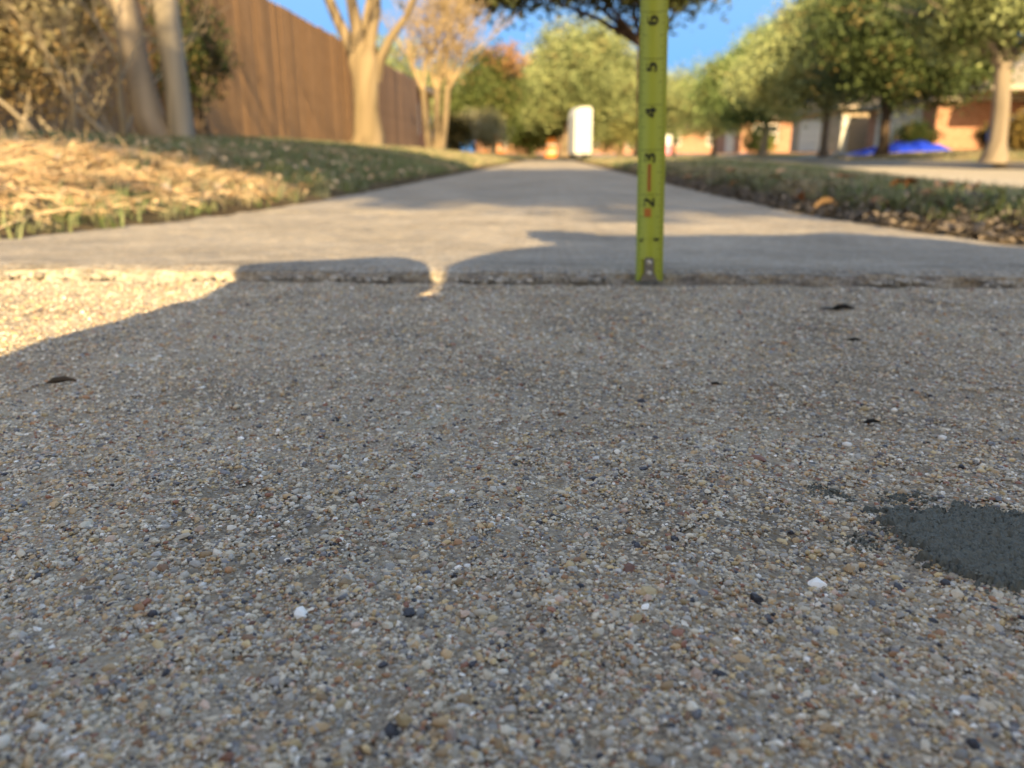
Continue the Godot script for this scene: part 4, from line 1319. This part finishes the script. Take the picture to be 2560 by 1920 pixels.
func debris() -> void:
	rng.seed = 507
	mortar("mortar_patch", PackedVector2Array([Vector2(0.0692, -0.1545), Vector2(0.0781, -0.1572), Vector2(0.0905, -0.1585), Vector2(0.0965, -0.157), Vector2(0.104, -0.152), Vector2(0.109, -0.142), Vector2(0.107, -0.132), Vector2(0.098, -0.125), Vector2(0.083, -0.1222), Vector2(0.0756, -0.1249), Vector2(0.0712, -0.1311), Vector2(0.0693, -0.138), Vector2(0.0686, -0.1457)]), 0.0014, "large dark grey green patch of rough mortar on the pavement at the right edge", 0.00033)
	mortar("mortar_patch", PackedVector2Array([Vector2(0.0605, -0.168), Vector2(0.0655, -0.167), Vector2(0.0665, -0.163), Vector2(0.0625, -0.1625)]), 0.0009, "thin grey mortar smear farthest up and left of the large patch", 0.0004)
	mortar("mortar_patch", PackedVector2Array([Vector2(0.0755, -0.1645), Vector2(0.083, -0.1642), Vector2(0.084, -0.162), Vector2(0.077, -0.1615)]), 0.0009, "thin grey mortar smear just beyond the large patch", 0.0004)
	mortar("mortar_patch", PackedVector2Array([Vector2(0.0605, -0.1435), Vector2(0.0645, -0.1425), Vector2(0.064, -0.139), Vector2(0.061, -0.14)]), 0.0009, "thin grey mortar smear left of the large patch", 0.0004)
	# slivers of bark and leaf
	var list := [[Vector3(0.145, 0, -0.3851), 0.006, 0.15, "dark bark sliver on the pavement right of the tape"], [Vector3(0.1375, 0, -0.385), 0.004, 0.0, "small grey flake beside the dark bark sliver"], [Vector3(-0.1636, 0, -0.2415), 0.0045, 0.35, "brown leaf sliver on the pavement at the left edge"], [Vector3(0.056, 0, -0.2524), 0.0033, 0.0, "small black bark chip on the pavement below the tape"], [Vector3(0.0925, 0, -0.2135), 0.0036, 0.1, "short dark splinter right of centre on the pavement"], [Vector3(0.126, 0, -0.318), 0.004, -0.1, "thin dark splinter between bark sliver and mortar patch"], [Vector3(0.1235, 0, -0.1795), 0.006, 0.1, "thin dark curved twig above the large mortar patch"]]
	for k in list.size():
		var q = list[k]
		var b := MB.new()
		var l: float = q[1] * (0.7 if k > 2 else 1.0)
		b.tube([Vector3(-l, 0, 0), Vector3(-l * 0.5, l * 0.16, l * 0.06), Vector3(l * 0.2, l * 0.2, -l * 0.05), Vector3(l, l * 0.03, l * 0.08)], [l * 0.05, l * 0.24, l * 0.22, l * 0.04], 7, [Color(0.03, 0.028, 0.026), Color(0.18, 0.18, 0.17), Color(0.09, 0.07, 0.05)][k if k < 3 else 0], 0.3, fine)
		var o := obj("bark_sliver", b.mesh(), M.bark)
		o.position = q[0] + Vector3(0, near_height(q[0].x, q[0].z) + 0.0004, 0)
		o.rotation.y = q[2]
		tag(o, q[3], "debris")
	# crumbs and dirt in the joint
	var crumb := pebble_mesh(1)
	var cp := []
	var cc := []
	for k in 1500:
		var x := rng.randf_range(LEFT, RIGHT)
		if fine.get_noise_2d(x * 9.0, 17.0) < -0.15 + jit(0.2): continue
		var r := 0.0008 * exp(rng.randfn() * 0.5)
		cp.append(Transform3D(any_turn().scaled(Vector3(r * 1.5, r, r)), Vector3(x, r * 0.5 + absf(rng.randfn()) * 0.0012, -0.4655 + absf(rng.randfn()) * 0.004)))
		cc.append(Color(0.16, 0.14, 0.11).lerp(Color(0.5, 0.45, 0.37), rng.randf()))
	tag(scatter("joint_dirt", crumb, M.pebble, cp, cc, null), "crumbs of dirt and grit lodged along the raised pavement joint", "dirt")
	# larger fallen leaves along the right edge
	var leafm := MB.new()
	for k in 6:
		var a := float(k) / 6.0
		var c := float(k + 1) / 6.0
		var wa := 0.014 * sin(PI * a)
		var wc := 0.014 * sin(PI * c)
		var ya := 0.012 * sin(PI * a) - 0.004
		var yc := 0.012 * sin(PI * c) - 0.004
		leafm.quad(Vector3(0, ya, a * 0.05), Vector3(wa, ya + 0.006, a * 0.05), Vector3(wc, yc + 0.006, c * 0.05), Vector3(0, yc, c * 0.05)) if k > 0 else leafm.tri(Vector3(0, ya, 0), Vector3(wc, yc + 0.006, c * 0.05), Vector3(0, yc, c * 0.05))
		leafm.quad(Vector3(-wa, ya + 0.006, a * 0.05), Vector3(0, ya, a * 0.05), Vector3(0, yc, c * 0.05), Vector3(-wc, yc + 0.006, c * 0.05)) if k > 0 else leafm.tri(Vector3(0, ya, 0), Vector3(0, yc, c * 0.05), Vector3(-wc, yc + 0.006, c * 0.05))
	var lm := leafm.mesh()
	var tones := [mat(Color(0.34, 0.13, 0.04), 0.6), mat(Color(0.25, 0.13, 0.06), 0.6), mat(Color(0.4, 0.26, 0.14), 0.6)]
	for k in 34:
		var x := RIGHT + 0.05 + rng.randf() * 0.4
		var z := -rng.randf_range(1.3, 3.6)
		var o := obj("fallen_leaf", lm, tones[rng.randi() % 3])
		o.position = Vector3(x, land(x, z) + 0.014, z)
		o.rotation = Vector3(jit(0.4), rng.randf() * TAU, jit(0.6))
		tag(o, "brown fallen leaf lying in the litter along the path's right edge", "leaf", "fallen leaves by the path's right edge")

# ------------------------------------------------------------------ things far along the path and across the road
func far_things() -> void:
	rng.seed = 508
	# white cabinet with a rounded shoulder
	var t := thing("white_cabinet", "tall white rounded cabinet standing beside the path's far end", "cabinet", Vector3(1.15, 0.06, -34), deg_to_rad(14))
	t.scale = Vector3(0.74, 0.97, 0.9)
	var prof := [Vector2(-0.5, 0.08), Vector2(0.5, 0.08), Vector2(0.5, 1.84), Vector2(0.47, 1.93), Vector2(0.38, 1.98), Vector2(-0.12, 1.98), Vector2(-0.34, 1.9), Vector2(-0.46, 1.76), Vector2(-0.5, 1.58)]
	var b := MB.new()
	var tri := Geometry2D.triangulate_polygon(PackedVector2Array(prof))
	for s in [-1, 1]:
		for k in range(0, tri.size(), 3):
			var p := [prof[tri[k]], prof[tri[k + 1]], prof[tri[k + 2]]]
			var ccw: bool = (p[1] - p[0]).cross(p[2] - p[0]) > 0
			if ccw != (s > 0): p.reverse()
			b.tri(Vector3(p[0].x, p[0].y, s * 0.55), Vector3(p[1].x, p[1].y, s * 0.55), Vector3(p[2].x, p[2].y, s * 0.55))
	for k in prof.size():
		var p: Vector2 = prof[k]
		var q: Vector2 = prof[(k + 1) % prof.size()]
		b.quad(Vector3(q.x, q.y, 0.55), Vector3(p.x, p.y, 0.55), Vector3(p.x, p.y, -0.55), Vector3(q.x, q.y, -0.55))
	obj("shell", b.mesh(), M.white_paint, t)
	var d := MB.new()
	d.box(Vector3(0.02, 1.0, 0.555), Vector3(0.76, 1.6, 0.03), Basis(), Color.WHITE, 0.01)
	var door := obj("door", d.mesh(), M.white_paint, t)
	var hd := MB.new()
	hd.box(Vector3(0.3, 1.0, 0.58), Vector3(0.03, 0.16, 0.03), Basis(), Color.WHITE, 0.006)
	obj("handle", hd.mesh(), M.steel, door)
	for x in [-0.36, 0.36]:
		var f := MB.new()
		f.box(Vector3(x, 0.02, 0), Vector3(0.16, 0.14, 0.9))
		obj("foot", f.mesh(), M.rubber, t)
	# traffic barrels
	for q in [[Vector3(-2.75, 0.12, -41.0), "orange traffic barrel left of the two small pink houses"], [Vector3(-3.5, 0.12, -43.5), "orange traffic barrel farthest left at the path's end"], [Vector3(-0.05, -0.02, -40.0), "orange traffic barrel just left of the white cabinet"]]:
		var o := thing("traffic_barrel", q[1], "barrel", q[0], 0, "orange barrels at the path's end")
		var body := MB.new()
		body.lathe(Vector3.ZERO, [Vector2(0.001, 0.0), Vector2(0.36, 0.0), Vector2(0.36, 0.08), Vector2(0.29, 0.1), Vector2(0.28, 0.4), Vector2(0.26, 0.41), Vector2(0.25, 0.68), Vector2(0.23, 0.69), Vector2(0.22, 0.92), Vector2(0.15, 0.96), Vector2(0.001, 0.97)], 18)
		obj("body", body.mesh(), mat(Color(0.75, 0.28, 0.06), 0.5), o)
		for y in [0.22, 0.54]:
			var ring := MB.new()
			var r := 0.289 if y < 0.4 else 0.258
			ring.lathe(Vector3(0, y, 0), [Vector2(r, 0), Vector2(r, 0.1)], 18)
			obj("reflective_band", ring.mesh(), M.white_paint, o)
		var hn := MB.new()
		hn.tube([Vector3(-0.1, 0.95, 0), Vector3(-0.08, 1.02, 0), Vector3(0.08, 1.02, 0), Vector3(0.1, 0.95, 0)], [0.015, 0.015, 0.015, 0.015], 6)
		obj("handle", hn.mesh(), M.rubber, o)
	# yard sign beside the tape
	var s := thing("yard_sign", "small white and pink yard sign on the verge right beside the tape", "sign", Vector3(1.98, -0.03, -14.0))
	for y in [[0.36, M.white_paint], [0.2, mat(Color(0.7, 0.2, 0.28), 0.6)]]:
		var pb := MB.new()
		pb.box(Vector3(0.0, y[0], 0.0), Vector3(0.13, 0.158, 0.008))
		obj("board", pb.mesh(), y[1], s)
	for x in [-0.045, 0.045]:
		var st := MB.new()
		st.tube([Vector3(x, -0.05, -0.01), Vector3(x, 0.3, -0.01)], [0.004, 0.004], 6)
		obj("stake", st.mesh(), M.steel, s)
	# blue tarpaulin over a heap on the drive
	var tp := MB.new()
	var c := Vector3(12.1, 0, -29.0)
	var hf := func(x: float, z: float) -> float:
		var u := (x - c.x) / 1.55
		var v := (z - c.z) / 1.1
		var e := maxf(0.0, 1.0 - pow(absf(u), 3.0)) * maxf(0.0, 1.0 - pow(absf(v), 3.0))
		var fold := 0.14 * fine.get_noise_2d(x * 1.3, z * 1.3) + 0.05 * fine.get_noise_2d(x * 4.0, z * 4.0)
		return land(x, z) + 0.055 + e * (0.24 + 0.16 * u + fold)
	tp.sheet(span(c.x - 1.55, c.x + 1.55, 60), span(c.z - 1.1, c.z + 1.1, 46), hf, func(x, z): return Color.WHITE)
	tag(obj("tarpaulin", tp.mesh(), mat(Color(0.012, 0.05, 0.72), 0.35, 0.5)), "bright blue tarpaulin draped over a heap on the driveway", "tarpaulin")
	car(Vector3(15.9, 0.2, -25.6), deg_to_rad(0), Color(0.09, 0.15, 0.24), "blue car parked at the right edge behind the pale trunk")

func car(at: Vector3, turn: float, col: Color, label: String) -> void:
	var t := thing("parked_car", label, "car", at, turn)
	var side := [Vector2(-2.1, 0.3), Vector2(2.1, 0.3), Vector2(2.15, 0.55), Vector2(2.05, 0.78), Vector2(1.1, 0.92), Vector2(0.55, 1.35), Vector2(-0.9, 1.4), Vector2(-1.6, 0.98), Vector2(-2.1, 0.92), Vector2(-2.15, 0.6)]
	var b := MB.new()
	var inset := func(p: Vector2) -> float: return 0.86 - 0.22 * smoothstep(0.85, 1.4, p.y)
	var tri := Geometry2D.triangulate_polygon(PackedVector2Array(side))
	for s in [-1, 1]:
		for k in range(0, tri.size(), 3):
			var p := [side[tri[k]], side[tri[k + 1]], side[tri[k + 2]]]
			var ccw: bool = (p[1] - p[0]).cross(p[2] - p[0]) > 0
			if ccw != (s > 0): p.reverse()
			b.tri(Vector3(p[0].x, p[0].y, s * inset.call(p[0])), Vector3(p[1].x, p[1].y, s * inset.call(p[1])), Vector3(p[2].x, p[2].y, s * inset.call(p[2])))
	for k in side.size():
		var p: Vector2 = side[k]
		var q: Vector2 = side[(k + 1) % side.size()]
		b.quad(Vector3(q.x, q.y, inset.call(q)), Vector3(p.x, p.y, inset.call(p)), Vector3(p.x, p.y, -inset.call(p)), Vector3(q.x, q.y, -inset.call(q)))
	var m := mat(col, 0.3, 0.5)
	m.clearcoat_enabled = true
	obj("body", b.mesh(), m, t)
	for s in [-1, 1]:
		for x in [[-1.25, -0.25], [-0.15, 0.75]]:
			var g := MB.new()
			var z0: float = s * 0.835
			var z1: float = s * 0.665
			g.orient(Vector3(x[0], 0.95, z0), Vector3(x[1], 0.95, z0), Vector3(x[1] - 0.25, 1.3, z1), Vector3(x[0] + 0.2, 1.3, z1), Vector3(0, 0.9, 0), Color.WHITE)
			obj("window", g.mesh(), M.dark_glass, t)
		for x in [-1.3, 1.3]:
			var wh := MB.new()
			wh.lathe(Vector3.ZERO, [Vector2(0.2, -0.1), Vector2(0.31, -0.1), Vector2(0.33, -0.06), Vector2(0.33, 0.06), Vector2(0.31, 0.1), Vector2(0.2, 0.1)], 18)
			var o := obj("wheel", wh.mesh(), M.rubber, t)
			o.rotation.x = PI / 2
			o.position = Vector3(x, 0.33, s * 0.8)
			var rim := MB.new()
			rim.lathe(Vector3.ZERO, [Vector2(0.21, -0.08), Vector2(0.19, 0.0), Vector2(0.21, 0.08), Vector2(0.05, 0.09), Vector2(0.001, 0.09)], 14)
			obj("rim", rim.mesh(), M.steel, o)
	for e in [[0.6, 1.02, 1.32, 0.9], [-1.56, -0.94, 1.0, 1.37]]:
		pass
	for s in [[1.07, 0.95, 0.6, 1.31], [-1.57, 1.02, -0.95, 1.37]]:
		var g := MB.new()
		var off := 0.012 if s[0] > 0 else -0.012
		g.orient(Vector3(s[0] + off, s[1], 0.74), Vector3(s[2] + off, s[3], 0.6), Vector3(s[2] + off, s[3], -0.6), Vector3(s[0] + off, s[1], -0.74), Vector3(0, 0.8, 0), Color.WHITE)
		obj("windscreen", g.mesh(), M.dark_glass, t)
	for s in [-1, 1]:
		var l := MB.new()
		l.box(Vector3(2.09, 0.66, s * 0.62), Vector3(0.1, 0.14, 0.34), Basis(), Color.WHITE, 0.02)
		obj("headlight", l.mesh(), M.white_paint, t)
		l = MB.new()
		l.box(Vector3(-2.11, 0.78, s * 0.64), Vector3(0.08, 0.16, 0.3), Basis(), Color.WHITE, 0.02)
		obj("tail_light", l.mesh(), mat(Color(0.4, 0.02, 0.02), 0.3), t)

# ------------------------------------------------------------------ the person crouching behind the view, whose shadow covers the near pavement
func photographer() -> void:
	var t := thing("person", "person crouching over the pavement in pale jacket, one arm reaching for the tape", "person", Vector3(0.3, 0, 0.8))
	var o := -t.position
	var hip := Vector3(0.24, 0.40, 0.86)
	var chest := Vector3(0.24, 0.46, 0.45)
	var sl := Vector3(0.27, 0.46, 0.28)
	var sr := Vector3(0.54, 0.53, 0.14)
	var el := Vector3(-0.09, 0.09, 0.2)
	var wl := Vector3(-0.112, 0.17, 0.02)
	var er := Vector3(0.33, 0.39, -0.11)
	var wr := Vector3(0.13, 0.265, -0.385)
	var head := Vector3(0.26, 0.42, 0.09)
	var core := [[hip, chest, 0.18, 0.19], [Vector3(0.22, 0.25, 0.8), Vector3(0.2, 0.3, 0.5), 0.15, 0.12], [chest, (sl + sr) * 0.5, 0.14, 0.09], [sl, sr, 0.075, 0.07], [sl, el, 0.062, 0.048], [sr, er, 0.06, 0.048], [el, wl, 0.046, 0.034], [Vector3(-0.1, 0.19, 0.13), Vector3(0.04, 0.255, 0.22), 0.052, 0.046], [er, wr, 0.046, 0.034]]  # belly and sleeve capsules are added bulk to fill gaps in the shadow
	var legs := [[hip + Vector3(-0.09, -0.02, 0), Vector3(0.09, 0.075, 0.6), 0.1, 0.066], [hip + Vector3(0.09, -0.02, 0), Vector3(0.36, 0.075, 0.64), 0.1, 0.066], [Vector3(0.09, 0.075, 0.6), Vector3(0.12, 0.065, 1.02), 0.062, 0.045], [Vector3(0.36, 0.075, 0.64), Vector3(0.36, 0.065, 1.06), 0.062, 0.045]]
	var feet := [[Vector3(0.12, 0.065, 1.02), Vector3(0.11, 0.045, 1.18), 0.042, 0.035], [Vector3(0.36, 0.065, 1.06), Vector3(0.37, 0.045, 1.22), 0.042, 0.035]]
	var neck := [[(sl + sr) * 0.5 + Vector3(-0.01, 0.02, -0.02), head + Vector3(0.01, 0.03, 0.03), 0.055, 0.055], [head, head + Vector3(0, 0.045, 0.04), 0.085, 0.09], [head + Vector3(0, -0.04, -0.045), head + Vector3(0, -0.06, -0.055), 0.05, 0.04], [head + Vector3(0, -0.01, -0.09), head + Vector3(0, -0.025, -0.1), 0.014, 0.016], [head + Vector3(-0.085, 0, 0.02), head + Vector3(-0.09, 0.02, 0.03), 0.014, 0.016], [head + Vector3(0.085, 0, 0.02), head + Vector3(0.09, 0.02, 0.03), 0.014, 0.016]]
	# hands: the left one curls over the camera's side, the right one grips the tape's case
	var lh := []
	var lp := Vector3(-0.114, 0.232, -0.04)
	lh.append([wl, lp, 0.03, 0.036])
	lh.append([lp, lp + Vector3(0.03, 0.02, -0.015), 0.034, 0.03])
	lh.append([lp, lp + Vector3(0.035, -0.045, 0.02), 0.034, 0.026])  # this and the next capsule are added bulk closing the hand's shadow
	lh.append([lp + Vector3(0.02, -0.02, 0.02), lp + Vector3(0.047, 0.0, 0.06), 0.032, 0.031])
	for k in 4:
		var a := lp + Vector3(0.025 + 0.004 * k, 0.03 - 0.016 * k, -0.02)
		var m := a + Vector3(0.025, 0.004, -0.012)
		lh.append([a, m, 0.0095, 0.009])
		lh.append([m, m + Vector3(0.016, -0.022, 0.006), 0.009, 0.0085])
		lh.append([m + Vector3(0.016, -0.022, 0.006), m + Vector3(0.008, -0.036, 0.016), 0.0085, 0.0075])
	lh.append([lp + Vector3(0, -0.02, 0.01), lp + Vector3(0.03, -0.05, 0.02), 0.012, 0.010])
	lh.append([lp + Vector3(0.03, -0.05, 0.02), lp + Vector3(0.055, -0.06, 0.018), 0.010, 0.009])
	var rh := []
	var rp := Vector3(0.105, 0.265, -0.44)
	rh.append([wr, rp, 0.03, 0.036])
	rh.append([rp, rp + Vector3(-0.01, 0.02, -0.03), 0.034, 0.03])
	for k in 4:
		var a := rp + Vector3(-0.005, 0.035 - 0.02 * k, -0.05)
		var m := a + Vector3(-0.025, 0.002, -0.026)
		rh.append([a, m, 0.0095, 0.009])
		rh.append([m, m + Vector3(-0.03, 0, 0.004), 0.009, 0.0085])
		rh.append([m + Vector3(-0.03, 0, 0.004), m + Vector3(-0.04, 0, 0.02), 0.0085, 0.0075])
	rh.append([rp + Vector3(-0.015, 0.01, 0.01), rp + Vector3(-0.045, 0.02, 0.012), 0.012, 0.010])
	rh.append([rp + Vector3(-0.045, 0.02, 0.012), rp + Vector3(-0.066, 0.016, 0.0), 0.010, 0.009])
	var all := core + legs + feet + neck
	var shift := func(list: Array) -> Array:
		var r := []
		for q in list: r.append([q[0] + o, q[1] + o, q[2], q[3]])
		return r
	var skin := mat(Color(0.45, 0.27, 0.19), 0.55)
	obj("body", body_mesh(shift.call(all), 0.018, 0.006, 0.0, Color.WHITE), skin, t)
	obj("hand", body_mesh(shift.call(lh), 0.005, 0.002, 0.0, Color.WHITE), skin, t)
	obj("hand", body_mesh(shift.call(rh), 0.005, 0.002, 0.0, Color.WHITE), skin, t)
	obj("jacket", body_mesh(shift.call(core), 0.018, 0.008, 0.02, Color.WHITE), mat(Color(0.42, 0.38, 0.32), 0.9), t)  # unseen cloth, made pale to bounce light onto the slab
	obj("jeans", body_mesh(shift.call(legs), 0.018, 0.008, 0.016, Color.WHITE), mat(Color(0.06, 0.08, 0.14), 0.9), t)
	obj("shoe", body_mesh(shift.call([[feet[0][0], feet[0][1], 0.054, 0.047]]), 0.012, 0.004, 0.0, Color.WHITE), M.rubber, t)
	obj("shoe", body_mesh(shift.call([[feet[1][0], feet[1][1], 0.054, 0.047]]), 0.012, 0.004, 0.0, Color.WHITE), M.rubber, t)
	obj("hair", body_mesh(shift.call([[head + Vector3(0, 0.03, 0.03), head + Vector3(0, 0.06, 0.05), 0.095, 0.092]]), 0.012, 0.004, 0.0, Color.WHITE), mat(Color(0.03, 0.02, 0.015), 0.7), t)
